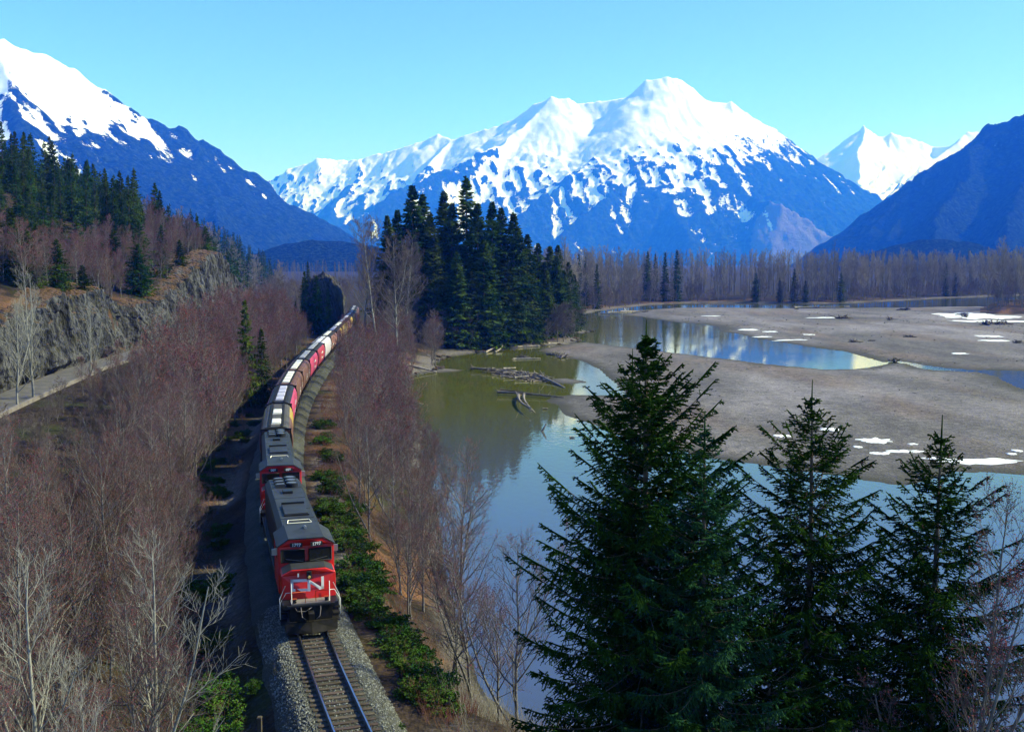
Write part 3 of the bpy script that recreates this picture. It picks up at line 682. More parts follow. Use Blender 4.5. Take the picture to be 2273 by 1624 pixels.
# ---------------------------------------------------------------- roadside cliff and the outcrop by the line
def rock_mat():
    m = bpy.data.materials.new('cliff_rock'); m.use_nodes = True
    N, Lk = m.node_tree.nodes, m.node_tree.links
    b = N['Principled BSDF']; b.inputs['Roughness'].default_value = 0.9; b.inputs['Specular IOR Level'].default_value = 0.15
    g = N.new('ShaderNodeNewGeometry')
    def noise(scale, st=None, detail=6.0):
        t = N.new('ShaderNodeTexNoise'); t.inputs['Scale'].default_value = scale; t.inputs['Detail'].default_value = detail
        if st:
            mp = N.new('ShaderNodeMapping'); mp.inputs['Scale'].default_value = st; Lk.new(g.outputs['Position'], mp.inputs['Vector']); Lk.new(mp.outputs[0], t.inputs['Vector'])
        else: Lk.new(g.outputs['Position'], t.inputs['Vector'])
        return t.outputs[0]
    def rng(o, a, b_):
        r = N.new('ShaderNodeMapRange'); r.inputs[1].default_value = a; r.inputs[2].default_value = b_; Lk.new(o, r.inputs[0]); return r.outputs[0]
    def mix(f, a, b_):
        x = N.new('ShaderNodeMix'); x.data_type = 'RGBA'; Lk.new(f, x.inputs[0])
        for i, q in ((6, a), (7, b_)):
            if isinstance(q, tuple): x.inputs[i].default_value = q
            else: Lk.new(q, x.inputs[i])
        return x.outputs[2]
    c = mix(rng(noise(0.5, (1, 1, 0.25)), 0.38, 0.62), (0.026, 0.026, 0.028, 1), (0.112, 0.112, 0.118, 1))
    c = mix(rng(noise(1.7, (1, 1, 0.35)), 0.5, 0.66), c, (0.024, 0.023, 0.023, 1))
    c = mix(rng(noise(0.35), 0.55, 0.68), c, (0.055, 0.052, 0.036, 1))
    sx = N.new('ShaderNodeSeparateXYZ'); Lk.new(g.outputs['Normal'], sx.inputs[0])
    ad = N.new('ShaderNodeMath'); ad.operation = 'MULTIPLY_ADD'; ad.inputs[1].default_value = 0.5; Lk.new(noise(0.8), ad.inputs[0]); Lk.new(sx.outputs[2], ad.inputs[2])
    c = mix(rng(ad.outputs[0], 1.02, 1.15), c, (0.11, 0.065, 0.034, 1))
    Lk.new(c, b.inputs['Base Color'])
    bp = N.new('ShaderNodeBump'); bp.inputs['Strength'].default_value = 1.0; bp.inputs['Distance'].default_value = 1.1
    Lk.new(noise(1.6, (1, 1, 0.5)), bp.inputs['Height']); Lk.new(bp.outputs[0], b.inputs['Normal'])
    return m
M['rock'] = rock_mat()
ty = np.arange(95, 346, 0.4)
nv = 56
vv_ = np.linspace(0, 1.25, nv)
TY, VV = np.meshgrid(ty, vv_, indexing='ij')
hh = cliff_h(TY) + 2.0 * fbm(TY / 7.0, TY * 0 + 3, 4, 301)
up = np.clip(VV, 0, 1)
back = np.clip(VV - 1, 0, 1) * 16.0
col = ridged(TY / 4.2 + 0.25 * fbm(TY / 9, VV * 3, 2, 311), VV * 0.7, 4, 321, 0.6)
led = fbm(TY / 3.0, VV * 2.2, 4, 331)
blk = np.floor(3 * vnoise(TY / 1.6, VV * 3.5, 341)) / 3.0
outw = 2.8 * (col - 0.5) + 1.2 * led + 1.1 * (blk - 0.4) + 1.4 * fbm(TY / 22.0, TY * 0, 2, 351) + 3.0 * (ridged(TY / 11.0 + 0.3 * VV, VV * 0.5 + 7, 3, 371, 0.55) - 0.55)
outw = outw * sstep(0, 0.12, VV) * sstep(1.25, 0.95, VV)
CXx = cliff_x(TY) + 1.6 + outw - 2.6 * up - back
CZz = 7.7 + hh * up ** 0.9 + back * 0.24 + 0.35 * fbm(TY / 1.6, VV * 12, 3, 361) * sstep(0, 0.1, VV)
idx = np.arange(TY.size).reshape(TY.shape)
Q = np.stack([idx[:-1, :-1], idx[1:, :-1], idx[1:, 1:], idx[:-1, 1:]], -1).reshape(-1, 4)
mb = MB(); mb.add(np.stack([CXx, TY, CZz], -1), Q, 0, False)
tag(mb.build('cliff', M['rock']), 'grey fractured rock cliff above the road', kind='structure')

def boulder(name, loc, rad3, seed, res=40, amp=0.25):
    th = np.linspace(0, 2 * math.pi, res * 2, endpoint=False); ph = np.linspace(-0.5, math.pi / 2, res)
    PH, TH = np.meshgrid(ph, th, indexing='ij')
    nx, ny, nz = np.cos(PH) * np.cos(TH), np.cos(PH) * np.sin(TH), np.sin(PH)
    r = 1 + amp * (ridged(nx * 2.2 + nz * 1.3 + 5, ny * 2.2 + 3, 4, seed, 0.6) - 0.6) + amp * 0.5 * np.floor(3 * vnoise(nx * 3 + 9, ny * 3 + nz * 4, seed + 3)) / 3
    sgn = lambda a, p: np.sign(a) * np.abs(a) ** p
    V_ = np.stack([sgn(nx, 0.7) * r * rad3[0], sgn(ny, 0.7) * r * rad3[1], sgn(nz, 0.55) * r * rad3[2]], -1)
    idx = np.arange(PH.size).reshape(PH.shape)
    a = idx[:-1]; d = idx[1:]
    Q = np.stack([a, np.roll(a, -1, 1), np.roll(d, -1, 1), d], -1).reshape(-1, 4)
    mb = MB(); mb.add(V_, Q, 0, False)
    o = mb.build(name, M['rock']); o.location = loc
    return o
tag(boulder('rock_outcrop', (-62.5, 340.0, 4.0), (6.2, 11.0, 17.0), 401, 60, 0.3), 'steep grey rock outcrop beside the line where the train disappears', 'rock')
# ---------------------------------------------------------------- trees: growing
GA = 2.39996
def grow(rng, P, R, m, t0, t1, ang, lens, K, up=0.3, curl=0.12, rr=0.6, tip=0.3, rmin=0.004, flat=0.0):
    """children of the polylines P (n,K,3): m per parent"""
    n, Kp, _ = P.shape
    t = t0 + (t1 - t0) * (np.arange(m)[None] + rng.random((n, m))) / m
    f = t * (Kp - 1); i = np.minimum(f.astype(int), Kp - 2); f = f - i
    rows = np.arange(n)[:, None]
    p = P[rows, i] * (1 - f[..., None]) + P[rows, i + 1] * f[..., None]
    T = nrm(P[rows, i + 1] - P[rows, i])
    r = R[rows, i] * (1 - f) + R[rows, i + 1] * f
    ref = np.where(np.abs(T[..., 2:3]) > 0.9, np.array([1.0, 0, 0]), np.array([0, 0, 1.0]))
    A = nrm(np.cross(T, ref)); B = np.cross(T, A)
    if flat > 0:      # sprays lie roughly in one plane: left / right of the parent
        az = (np.arange(m)[None] % 2) * math.pi + rng.normal(0, 0.5, (n, m)) * (1 - flat)
    else:
        az = np.arange(m)[None] * GA + rng.random((n, 1)) * 6.28 + rng.normal(0, 0.5, (n, m))
    a = ang * (0.75 + 0.5 * rng.random((n, m)))
    d = T * np.cos(a)[..., None] + (A * np.cos(az)[..., None] + B * np.sin(az)[..., None]) * np.sin(a)[..., None]
    L = lens(t) * (0.65 + 0.6 * rng.random((n, m)))
    pts = [p]; st = (L / (K - 1))[..., None]
    for k in range(K - 1):
        d = nrm(d + np.array([0, 0, up]) / (K - 1) + rng.normal(0, curl, d.shape))
        pts.append(pts[-1] + d * st)
    C = np.stack(pts, 2).reshape(n * m, K, 3)
    r0 = np.maximum(np.minimum(r * 0.85, rr * L), rmin)
    Rr = (r0[..., None] * np.linspace(1, tip, K)).reshape(n * m, K)
    return C, np.maximum(Rr, rmin * tip)

def bare_tree(seed, Hh, nb, ns, nt, spread, up, tmin=0.25, rtw=0.005, buds=2, r0=0.11, lean=0.05, crooked=0.05, budsize=0.05, bl=0.34, ang=0.8, forks=0, topw=1.12):
    rng = np.random.default_rng(seed)
    K = 12
    z = np.linspace(0, Hh, K)
    wx = np.cumsum(rng.normal(0, crooked, K)) * Hh / 12; wy = np.cumsum(rng.normal(0, crooked, K)) * Hh / 12
    P = np.stack([wx - wx[0] + lean * z * rng.normal(), wy - wy[0] + lean * z * rng.normal(), z], -1)[None]
    R = (r0 * (1 - np.linspace(0, 1, K)) ** 0.85 + 0.012)[None]
    R[0, 0] *= 1.35
    stems, srad = P, R
    tm, bm = MB(), MB()
    tm.tubes(P, R, 7, 0)
    if forks:
        FP, FR = grow(rng, P, R, forks, 0.05, 0.5, 0.45, lambda t: Hh * (0.75 - 0.5 * t), 9, 0.7, 0.05, 0.014, 0.25)
        tm.tubes(FP, FR, 6, 0)
    B1, R1 = grow(rng, P, R, nb, tmin, 0.98, ang, lambda t: Hh * bl * spread * (topw - t) ** 0.7, 6, up, 0.09, 0.011, 0.3, rtw)
    if forks:
        Bf, Rf = grow(rng, FP, FR, max(4, nb // (forks + 1)), 0.25, 0.98, ang, lambda t: Hh * bl * 0.7 * spread * (topw - t) ** 0.7, 6, up, 0.09, 0.011, 0.3, rtw)
        B1 = np.concatenate([B1, Bf]); R1 = np.concatenate([R1, Rf])
    bm.tubes(B1, R1, 4, 0)
    L1 = np.linalg.norm(B1[:, -1] - B1[:, 0], axis=1)
    B2, R2 = grow(rng, B1, R1, ns, 0.18, 0.99, 0.7, lambda t: (L1[:, None] * 0.42 * (1.15 - t) + 0.25), 4, up * 0.8, 0.12, 0.012, 0.35, rtw)
    bm.tubes(B2, R2, 3, 1)
    L2 = np.linalg.norm(B2[:, -1] - B2[:, 0], axis=1)
    B3, R3 = grow(rng, B2, R2, nt, 0.15, 1.0, 0.7, lambda t: (L2[:, None] * 0.42 + 0.16), 2, up * 0.5, 0.15, 0.012, 0.5, rtw)
    bm.tubes(B3, R3, 3, 1)
    if buds:
        n = len(B3)
        for q in range(buds):
            f = rng.random((n, 1)) * 0.7 + 0.3
            c = B3[:, 0] * (1 - f) + B3[:, 1] * f + rng.normal(0, 0.01, (n, 3))
            dr = nrm(rng.normal(0, 1, (n, 3)) + np.array([0, 0, -0.6])) * budsize * (0.6 + 0.8 * rng.random((n, 1)))
            w = nrm(np.cross(dr, rng.normal(0, 1, (n, 3)))) * budsize * 0.28
            V_ = np.stack([c - w * 0.3, c + dr * 0.55 - w, c + dr, c + dr * 0.55 + w], 1)
            bm.add(V_, np.arange(n * 4).reshape(n, 4), 2, False)
    return tm, bm

def spruce_near(seed, Hh, Rmax, zlow, step, lat=0.13, needle_r=0.022, nb=6, sparse=1.0):
    """close spruce: whorls, drooping branches with upturned tips, side twigs and needle-clad shoots"""
    rng = np.random.default_rng(seed)
    tm, bm = MB(), MB()
    K = 16
    z = np.linspace(0, Hh, K)
    P = np.stack([0.06 * np.sin(z * 0.3 + seed), 0.05 * np.cos(z * 0.23), z], -1)[None]
    R = (0.012 * Hh * (1 - z / Hh) ** 0.9 + 0.012)[None]
    tm.tubes(P, R, 8, 0)
    hs, Ls, azs, rel = [], [], [], []
    zz = zlow; j = 0
    while zz < Hh - 0.55:
        q = 1 - zz / Hh
        L = Rmax * (1 - math.exp(-2.5 * q)) * min(1.0, q / 0.16) ** 0.5
        k = nb + int(rng.integers(0, 2)) - (2 if q < 0.3 else 0)
        for b in range(k):
            hs.append(zz + rng.normal(0, step * 0.12)); Ls.append(L * (0.62 + 0.5 * rng.random()) + 0.05)
            azs.append(j * 0.9 + b * 2 * math.pi / k + rng.normal(0, 0.18)); rel.append(q)
        if q > 0.12:
            for b in range(2):      # weaker branches between the whorls
                hs.append(zz + step * rng.random()); Ls.append(L * (0.35 + 0.35 * rng.random())); azs.append(rng.random() * 6.28); rel.append(q)
        j += 1; zz += step * (0.75 + 0.55 * q)
    h, L, az, q = map(np.array, (hs, Ls, azs, rel))
    n = len(h); Kb = 8; s = np.linspace(0, 1, Kb)[None]
    a0 = np.interp(q, [0, 0.06, 0.25, 0.55, 1], [1.1, 0.75, 0.15, -0.30, -0.45]) + rng.normal(0, 0.10, n)
    b0 = np.interp(q, [0, 0.06, 0.25, 0.55, 1], [0.1, 0.15, 0.28, 0.42, 0.45])
    hor = L[:, None] * s * (1 - 0.06 * s)
    zb = h[:, None] + L[:, None] * (a0[:, None] * s + b0[:, None] * s ** 2)
    bend = az[:, None] + rng.normal(0, 0.10, (n, 1)) * s
    BP = np.stack([hor * np.cos(bend), hor * np.sin(bend), zb], -1)
    BR = (0.006 * L + 0.006)[:, None] * (1 - 0.75 * s)
    bm.tubes(BP, BR, 4, 0)
    # needle-clad leading shoot of each branch
    # side twigs
    m = int(Rmax / lat * 1.15)
    t = 0.06 + 0.93 * (np.arange(m)[None] + rng.random((n, m))) / m
    keep = (np.arange(m)[None] * 1.0 / m) < 2
    keep = rng.random((n, m)) < np.clip(L / Rmax * 1.15, 0.12, 1)[:, None] * sparse
    f = t * (Kb - 1); i = np.minimum(f.astype(int), Kb - 2); f = f - i; rows = np.arange(n)[:, None]
    p = BP[rows, i] * (1 - f[..., None]) + BP[rows, i + 1] * f[..., None]
    T = nrm(BP[rows, i + 1] - BP[rows, i])
    S = nrm(np.cross(T, np.array([0, 0, 1.0]))) * np.where(np.arange(m) % 2 == 0, 1, -1)[None, :, None]
    hang = rng.random((n, m, 1))
    qq = np.clip(q * 2.2, 0.0, 1.0)[:, None, None]
    d = nrm(T * (0.75 - 0.25 * qq * hang) + S * (0.85 - 0.55 * hang * qq) + np.array([0, 0, -1.0]) * (0.12 + 1.3 * hang ** 1.5 * qq) + rng.normal(0, 0.12, (n, m, 3)))
    LL = np.minimum(0.62, 0.30 * L[:, None] * (1.05 - t) + 0.13) * (0.6 + 0.7 * rng.random((n, m)))
    p, d, LL = p[keep], d[keep], LL[keep]
    n2 = len(p)
    d2 = nrm(d + np.array([0, 0, -0.25]))
    LP = np.stack([p, p + d * LL[:, None] * 0.5, p + (d + d2) * 0.5 * LL[:, None]], 1)
    LR = np.stack([np.full(n2, needle_r * 0.75), np.full(n2, needle_r), np.full(n2, needle_r * 0.35)], 1)
    bm.tubes(LP[:, [0, 2]], LR[:, [1, 2]], 3, 1)
    # shoots on the twigs
    m3 = 6
    t3 = (np.arange(m3)[None] + 0.3 + 0.6 * rng.random((n2, m3))) / m3
    k3 = (np.arange(m3)[None] < (LL[:, None] / 0.085)) & (rng.random((n2, m3)) < 0.9)
    p3 = LP[:, :1] * (1 - t3[..., None]) + LP[:, 2:] * t3[..., None]
    Td = nrm(LP[:, 2] - LP[:, 0])[:, None]
    S3 = nrm(np.cross(np.repeat(Td, m3, 1), rng.normal(0, 0.35, (n2, m3, 3)) + np.array([0, 0, 1.0]))) * np.where(np.arange(m3) % 2 == 0, 1, -1)[None, :, None]
    d3 = nrm(Td * 0.8 + S3 * 0.75 + np.array([0, 0, -0.22]) + rng.normal(0, 0.15, (n2, m3, 3)))
    L3 = (0.07 + 0.13 * rng.random((n2, m3))) * (1.15 - t3 * 0.6)
    p3, d3, L3 = p3[k3], d3[k3], L3[k3]
    wd = nrm(np.cross(d3, rng.normal(0, 1, d3.shape))) * needle_r * 1.15
    e3 = p3 + d3 * L3[:, None]; m3_ = p3 + d3 * L3[:, None] * 0.6
    Vs = np.stack([p3 - wd * 0.6, m3_ - wd, e3, m3_ + wd], 1)
    bm.add(Vs, np.arange(len(p3) * 4).reshape(-1, 4), 1, False)
    # needles on branch tips and the leader
    tip = BP[:, -3:]
    bm.tubes(tip, np.stack([np.full(n, needle_r), np.full(n, needle_r * 1.2), np.full(n, needle_r * 0.5)], 1), 4, 1)
    bm.tube([(P[0, -2, 0], P[0, -2, 1], Hh - 1.2), (P[0, -1, 0], P[0, -1, 1], Hh - 0.5), (P[0, -1, 0], P[0, -1, 1], Hh + 0.25)], [0.04, 0.034, 0.014], 4, 1)
    return tm, bm, BP

def conifer_mid(seed, Hh, Rmax, zlow, nwh, nb, nl, rl=0.06, droop=0.35, gap=0.0, wood=True):
    rng = np.random.default_rng(seed)
    tm, bm = MB(), MB()
    z = np.linspace(0, Hh, 8)
    P = np.stack([0 * z, 0 * z, z], -1)[None]
    tm.tubes(P, (0.011 * Hh * (1 - z / Hh) ** 0.9 + 0.03)[None], 6, 0)
    u = (np.arange(nwh) + 0.2 * rng.random(nwh)) / nwh
    zw = zlow + (Hh - zlow) * (1 - (1 - u) ** 1.12)
    h = np.repeat(zw, nb) + rng.normal(0, 0.35 * Hh / nwh, nwh * nb)
    q = np.clip(1 - h / Hh, 0.005, 1)
    lump = 0.75 + 0.5 * vnoise(h * 0.25 + seed, np.tile(np.arange(nb), nwh) * 1.7, seed)
    L = Rmax * np.minimum(1, (q * 1.3) ** 0.8) * lump * (0.7 + 0.5 * rng.random(len(h)))
    az = np.tile(np.arange(nb) * 2 * math.pi / nb, nwh) + np.repeat(np.arange(nwh) * 1.1, nb) + rng.normal(0, 0.25, len(h))
    ok = rng.random(len(h)) > gap
    h, q, L, az = h[ok], q[ok], L[ok], az[ok]
    n = len(h); Kb = 5; s = np.linspace(0, 1, Kb)[None]
    a0 = np.interp(q, [0, 0.1, 0.5, 1], [0.8, 0.2, -0.25 - droop * 0.6, -0.35 - droop * 0.6]); b0 = np.interp(q, [0, 0.1, 0.5, 1], [0.1, 0.1, 0.25, 0.3])
    hor = L[:, None] * s
    zb = h[:, None] + L[:, None] * ((a0 + rng.normal(0, 0.08, n))[:, None] * s + b0[:, None] * s ** 2)
    BP = np.stack([hor * np.cos(az)[:, None], hor * np.sin(az)[:, None], zb], -1)
    if wood: bm.tubes(BP, np.repeat((0.5 * rl + 0.006 * L)[:, None], Kb, 1) * (1 - 0.6 * s), 3, 1)
    m = nl
    t = 0.1 + 0.9 * (np.arange(m)[None] + rng.random((n, m))) / m
    f = t * (Kb - 1); i = np.minimum(f.astype(int), Kb - 2); f = f - i; rows = np.arange(n)[:, None]
    p = BP[rows, i] * (1 - f[..., None]) + BP[rows, i + 1] * f[..., None]
    T = nrm(BP[rows, i + 1] - BP[rows, i])
    S = nrm(np.cross(T, np.array([0, 0, 1.0]))) * np.where(np.arange(m) % 2 == 0, 1, -1)[None, :, None]
    hang = rng.random((n, m, 1))
    d = nrm(T * 0.6 + S * (0.9 - 0.4 * hang) + np.array([0, 0, -1.0]) * (0.15 + 0.9 * hang * (0.4 + droop)) + rng.normal(0, 0.15, (n, m, 3)))
    LL = (0.34 * L[:, None] * (1.1 - t) + 0.03 * Hh * 0.4) * (0.6 + 0.7 * rng.random((n, m)))
    e = p + d * LL[..., None]
    mid = p + d * LL[..., None] * 0.5
    # each spray is a flat jagged blade, so the needles read as a mass with ragged edges
    W = nrm(np.cross(d, rng.normal(0, 0.6, (n, m, 3)) + np.array([0, 0, 1.0]))) * (rl * 2.4 + 0.10 * LL[..., None])
    dn = np.array([0, 0, -1.0]) * (0.10 * LL[..., None] + rl)
    V_ = np.stack([p, mid + W * 0.8 + dn, e, mid - W * 0.8 + dn, mid * 0.5 + e * 0.5 + W * 1.1 + dn * 1.5, mid * 0.5 + p * 0.5 - W * 1.0 + dn * 1.3], 2).reshape(-1, 3)
    N_ = n * m; base = np.arange(N_)[:, None] * 6
    bm.add(V_, base + np.array([[0, 1, 2]]), 1, False); bm.f.append((base + np.array([[0, 2, 3]]) + bm.n - N_ * 6, 1, False))
    bm.f.append((base + np.array([[0, 4, 1]]) + bm.n - N_ * 6, 1, False)); bm.f.append((base + np.array([[2, 3, 5]]) + bm.n - N_ * 6, 1, False))
    # leader
    bm.tube([(0, 0, Hh * 0.96), (0, 0, Hh * 1.015)], [rl * 1.2, 0.02], 4, 1)
    return tm, bm

PROTO = {}
def proto(key, tm, bm, tmats, bmats):
    PROTO[key] = (tm.mesh(key + '_trunk', tmats) if tm else None, bm.mesh(key + '_crown', bmats))

def plant(name, key, x, y, rz, sc, label, cat, group=None, z=None, parts=True, sink=0.15, tilt=None):
    zz = float(gz(x, y)[0]) if z is None else z
    e = empty(name, (x, y, zz - sink), rz, sc)
    if tilt: e.rotation_euler = (tilt[0], tilt[1], rz)
    tme, cme = PROTO[key]
    if tme: mobj('trunk', tme, e)
    mobj('crown', cme, e)
    tag(e, label, cat, group)
    return e

AL = [M['bark'], M['twig'], M['bud']]
for k, (sd, hh_, nb_, ns_, nt_, sp_, up_) in enumerate([(11, 12, 28, 8, 5, 1.25, 0.6), (12, 13, 30, 8, 5, 1.1, 0.7), (13, 10, 26, 8, 5, 1.35, 0.55), (14, 11.5, 30, 8, 5, 1.2, 0.65)]):
    tm, bm = bare_tree(sd, hh_, nb_, ns_, nt_, sp_, up_, 0.22, 0.0055, 2, 0.10, budsize=0.06, forks=1 + (k % 2))
    proto('alder%d' % k, tm, bm, [M['bark']], AL)
for k in range(3):   # lighter versions further off
    tm, bm = bare_tree(31 + k, 11.5 + k, 30, 8, 4, 1.2, 0.55, 0.2, 0.012, 1, 0.11, budsize=0.16, forks=k)
    proto('alderm%d' % k, tm, bm, [M['bark']], AL)
tm, bm = bare_tree(41, 12, 20, 8, 4, 1.05, 0.75, 0.12, 0.006, 0, 0.12, ang=0.7, forks=2); proto('pale0', tm, bm, [M['pale']], [M['pale'], M['pale'], M['bud']])
tm, bm = bare_tree(42, 11, 22, 7, 4, 1.1, 0.7, 0.15, 0.006, 0, 0.10, ang=0.75, forks=1); proto('pale1', tm, bm, [M['pale']], [M['pale'], M['pale'], M['bud']])
tm, bm = bare_tree(43, 30, 44, 9, 5, 1.0, 0.6, 0.25, 0.028, 0, 0.28, ang=0.85, crooked=0.02); proto('tallbare0', tm, bm, [M['pale']], [M['bark'], M['twig'], M['bud']])
tm, bm = bare_tree(44, 30, 40, 9, 5, 1.05, 0.6, 0.3, 0.028, 0, 0.26, ang=0.9, crooked=0.025, forks=1); proto('tallbare1', tm, bm, [M['pale']], [M['bark'], M['twig'], M['bud']])
GT = [M['gbark'], M['gtwig'], M['gtwig']]
for k in range(4):   # tall grey cottonwoods of the far forest
    tm, bm = bare_tree(51 + k, 30 + 0.7 * k, 26, 9, 3, 0.70, 0.8, 0.2, 0.05, 0, 0.20, ang=0.55, crooked=0.03, bl=0.30, forks=2, topw=1.45)
    tm.v += bm.v; tm.f += [(f + tm.n, m, s) for f, m, s in bm.f]
    PROTO['cotton%d' % k] = (None, tm.mesh('cottonwood', GT))
for k in range(3):   # round crowned bare trees and brush
    tm, bm = bare_tree(61 + k, 14, 24, 8, 4, 1.25, 0.35, 0.08, 0.03, 0, 0.16, ang=0.95, crooked=0.05, forks=2)
    tm.v += bm.v; tm.f += [(f + tm.n, m, s) for f, m, s in bm.f]
    PROTO['brush%d' % k] = (None, tm.mesh('bare_brush', [M['gbark'], M['twig'], M['bud']]))
for k in range(2):
    tm, bm = bare_tree(71 + k, 30, 26, 9, 4, 1.0, 0.55, 0.22, 0.035, 0, 0.35, ang=0.85, crooked=0.03, forks=2)
    proto('broad%d' % k, tm, bm, [M['gbark']], GT)
CM = [M['sbark'], M['needle_far']]
for k in range(5):
    tm, bm = conifer_mid(81 + k, 40, 5.2 + 0.5 * (k % 3), 2.5 if k < 3 else 5.0, 46, 8, 13, 0.09, 0.45, 0.05 if k != 3 else 0.3)
    proto('bigfir%d' % k, tm, bm, [M['sbark']], CM)
for k in range(4):
    tm, bm = conifer_mid(91 + k, 24, 3.5 + 0.4 * k, 1.0, 26, 7, 8, 0.10, 0.35, 0.05)
    proto('fir%d' % k, tm, bm, [M['sbark']], CM)
for k in range(3):
    tm, bm = conifer_mid(97 + k, 24, 4.0 + 0.4 * k, 1.5, 15, 6, 5, 0.18, 0.35, 0.05)
    tm.v += bm.v; tm.f += [(f + tm.n, m, s) for f, m, s in bm.f]
    PROTO['farfir%d' % k] = (None, tm.mesh('far_conifer', CM))
LOWFIR = []
for k in range(3):
    tm, bm = conifer_mid(197 + k, 24, 4.2 + 0.4 * k, 2.0, 12, 6, 3, 0.30, 0.35, 0.05, False)
    tm.v += bm.v; tm.f += [(f + tm.n, m, s) for f, m, s in bm.f]
    LOWFIR.append(tm.mesh('low_conifer', CM))
for k in range(2):
    tm, bm = conifer_mid(111 + k, 9, 2.4, 0.2, 22, 7, 12, 0.045, 0.25)
    proto('youngfir%d' % k, tm, bm, [M['sbark']], CM)
# dead snag
tm, bm = bare_tree(121, 38, 34, 4, 2, 0.5, 0.15, 0.2, 0.05, 0, 0.36, ang=1.15, crooked=0.02, bl=0.22); proto('snag', tm, bm, [M['dead']], [M['dead']] * 3)
tm, bm = bare_tree(122, 34, 22, 6, 3, 0.8, 0.6, 0.3, 0.04, 0, 0.40, ang=0.7, crooked=0.03, forks=1); proto('darkbare', tm, bm, [M['dead']], [M['dead']] * 3)
# ---------------------------------------------------------------- trees: standing where they stand
rp = np.random.default_rng(2024)
def scatter(n, box, mind, ok, tries=40000, seed=1):
    """random points in box with a minimum spacing for which ok(x, y, parts) holds"""
    r = np.random.default_rng(seed)
    xs = r.uniform(box[0], box[1], tries); ys = r.uniform(box[2], box[3], tries)
    z, pt = ground_parts(xs, ys)
    good = ok(xs, ys, pt) & (z > 0.25)
    xs, ys, z = xs[good], ys[good], z[good]
    out = []; cell = {}
    for x, y, zz in zip(xs, ys, z):
        md = mind(y) if callable(mind) else mind
        k = (int(x // md), int(y // md)); bad = False
        for a in (-1, 0, 1):
            for b in (-1, 0, 1):
                for (px, py) in cell.get((k[0] + a, k[1] + b), ()):
                    if (px - x) ** 2 + (py - y) ** 2 < md * md: bad = True
        if bad: continue
        cell.setdefault(k, []).append((x, y)); out.append((x, y, zz))
        if len(out) >= n: break
    return out
def in_view(x, y, pad=0.06):
    return np.abs(x) < (0.5 + pad) * y + 6

# foreground spruces on the near bank
SP = [M['sbark'], M['needle']]
def near_spruce(args, x, y, top, rz, label, mats, cones=0):
    tm, bm, BP = spruce_near(*args)
    zg = float(gz(x, y)[0])
    e = empty('spruce_tree', (x, y, top - args[1]), rz)
    tm.build('trunk', [mats[0]], e); bm.build('crown', mats, e)
    if cones:
        r = np.random.default_rng(args[0]); cm = MB(); n = cones
        sel = [i for i in np.argsort(BP[:, 0, 2])[::-1][12:90]]
        ii = r.choice(sel, n); f = r.uniform(0.5, 0.95, n)
        p = BP[ii, 4] * (1 - f)[:, None] + BP[ii, 7] * f[:, None]
        cm.tubes(np.stack([p, p - [0, 0, 0.06], p - [0, 0, 0.13]], 1), np.tile([0.012, 0.024, 0.010], (n, 1)), 5, 0)
        c = cm.build('cones', [M['cone']], e); tag(c, kind='stuff')
    tag(e, label, 'tree')
near_spruce((501, 23.0, 7.2, 4.5, 0.50, 0.085, 0.028, 8, 0.95), 4.5, 34.0, 24.4, 0.3, 'tallest dark green spruce in the foreground, left of the row', SP)
near_spruce((502, 19.5, 4.7, 3.5, 0.48, 0.095, 0.027, 7, 0.95), 6.15, 32.5, 21.6, 1.2, 'lighter teal-green spruce just right of the tallest foreground spruce', [M['sbark'], M['needle_teal']])
near_spruce((503, 21.0, 6.6, 4.0, 0.56, 0.095, 0.027, 7, 0.95), 10.3, 35.0, 22.3, 2.2, 'open-branched spruce in the middle of the foreground row', SP, 50)
near_spruce((504, 20.0, 6.0, 3.5, 0.50, 0.095, 0.027, 7), 14.8, 35.0, 21.1, 4.0, 'narrow spruce at the right of the foreground row, brown cones near its top', SP, 60)
near_spruce((505, 15.0, 6.2, 2.5, 0.56, 0.15, 0.028, 7, 0.9), 8.6, 33.0, 15.4, 5.0, 'low dark spruce filling the gap between the foreground spruces', SP)
near_spruce((506, 13.0, 6.2, 2.5, 0.56, 0.15, 0.028, 7, 0.9), 12.6, 35.5, 13.6, 1.0, 'small dark spruce low between the two right foreground spruces', SP)
# second leader beside the tall spruce's top
tm, bm, _ = spruce_near(507, 20.0, 3.6, 5.0, 0.5, 0.12, 0.021, 5, 0.9)
e = empty('spruce_tree', (4.05, 34.7, 3.4), 2.0); tm.build('trunk', [M['sbark']], e); bm.build('crown', SP, e)
tag(e, 'slender spruce with a bare leader close against the tallest foreground spruce', 'tree')

# the bare tree in the right corner and the alders on the near bank
tm, bm = bare_tree(131, 17, 30, 9, 5, 0.8, 0.75, 0.2, 0.005, 3, 0.11, ang=0.55, forks=3, budsize=0.06)
proto('cornertree', tm, bm, [M['dead']], [M['dead'], M['twig'], M['bud']])
plant('bare_tree', 'cornertree', 14.0, 30.5, 1.0, 1.0, 'leafless red-budded tree in the lower right corner', 'tree', z=2.2)

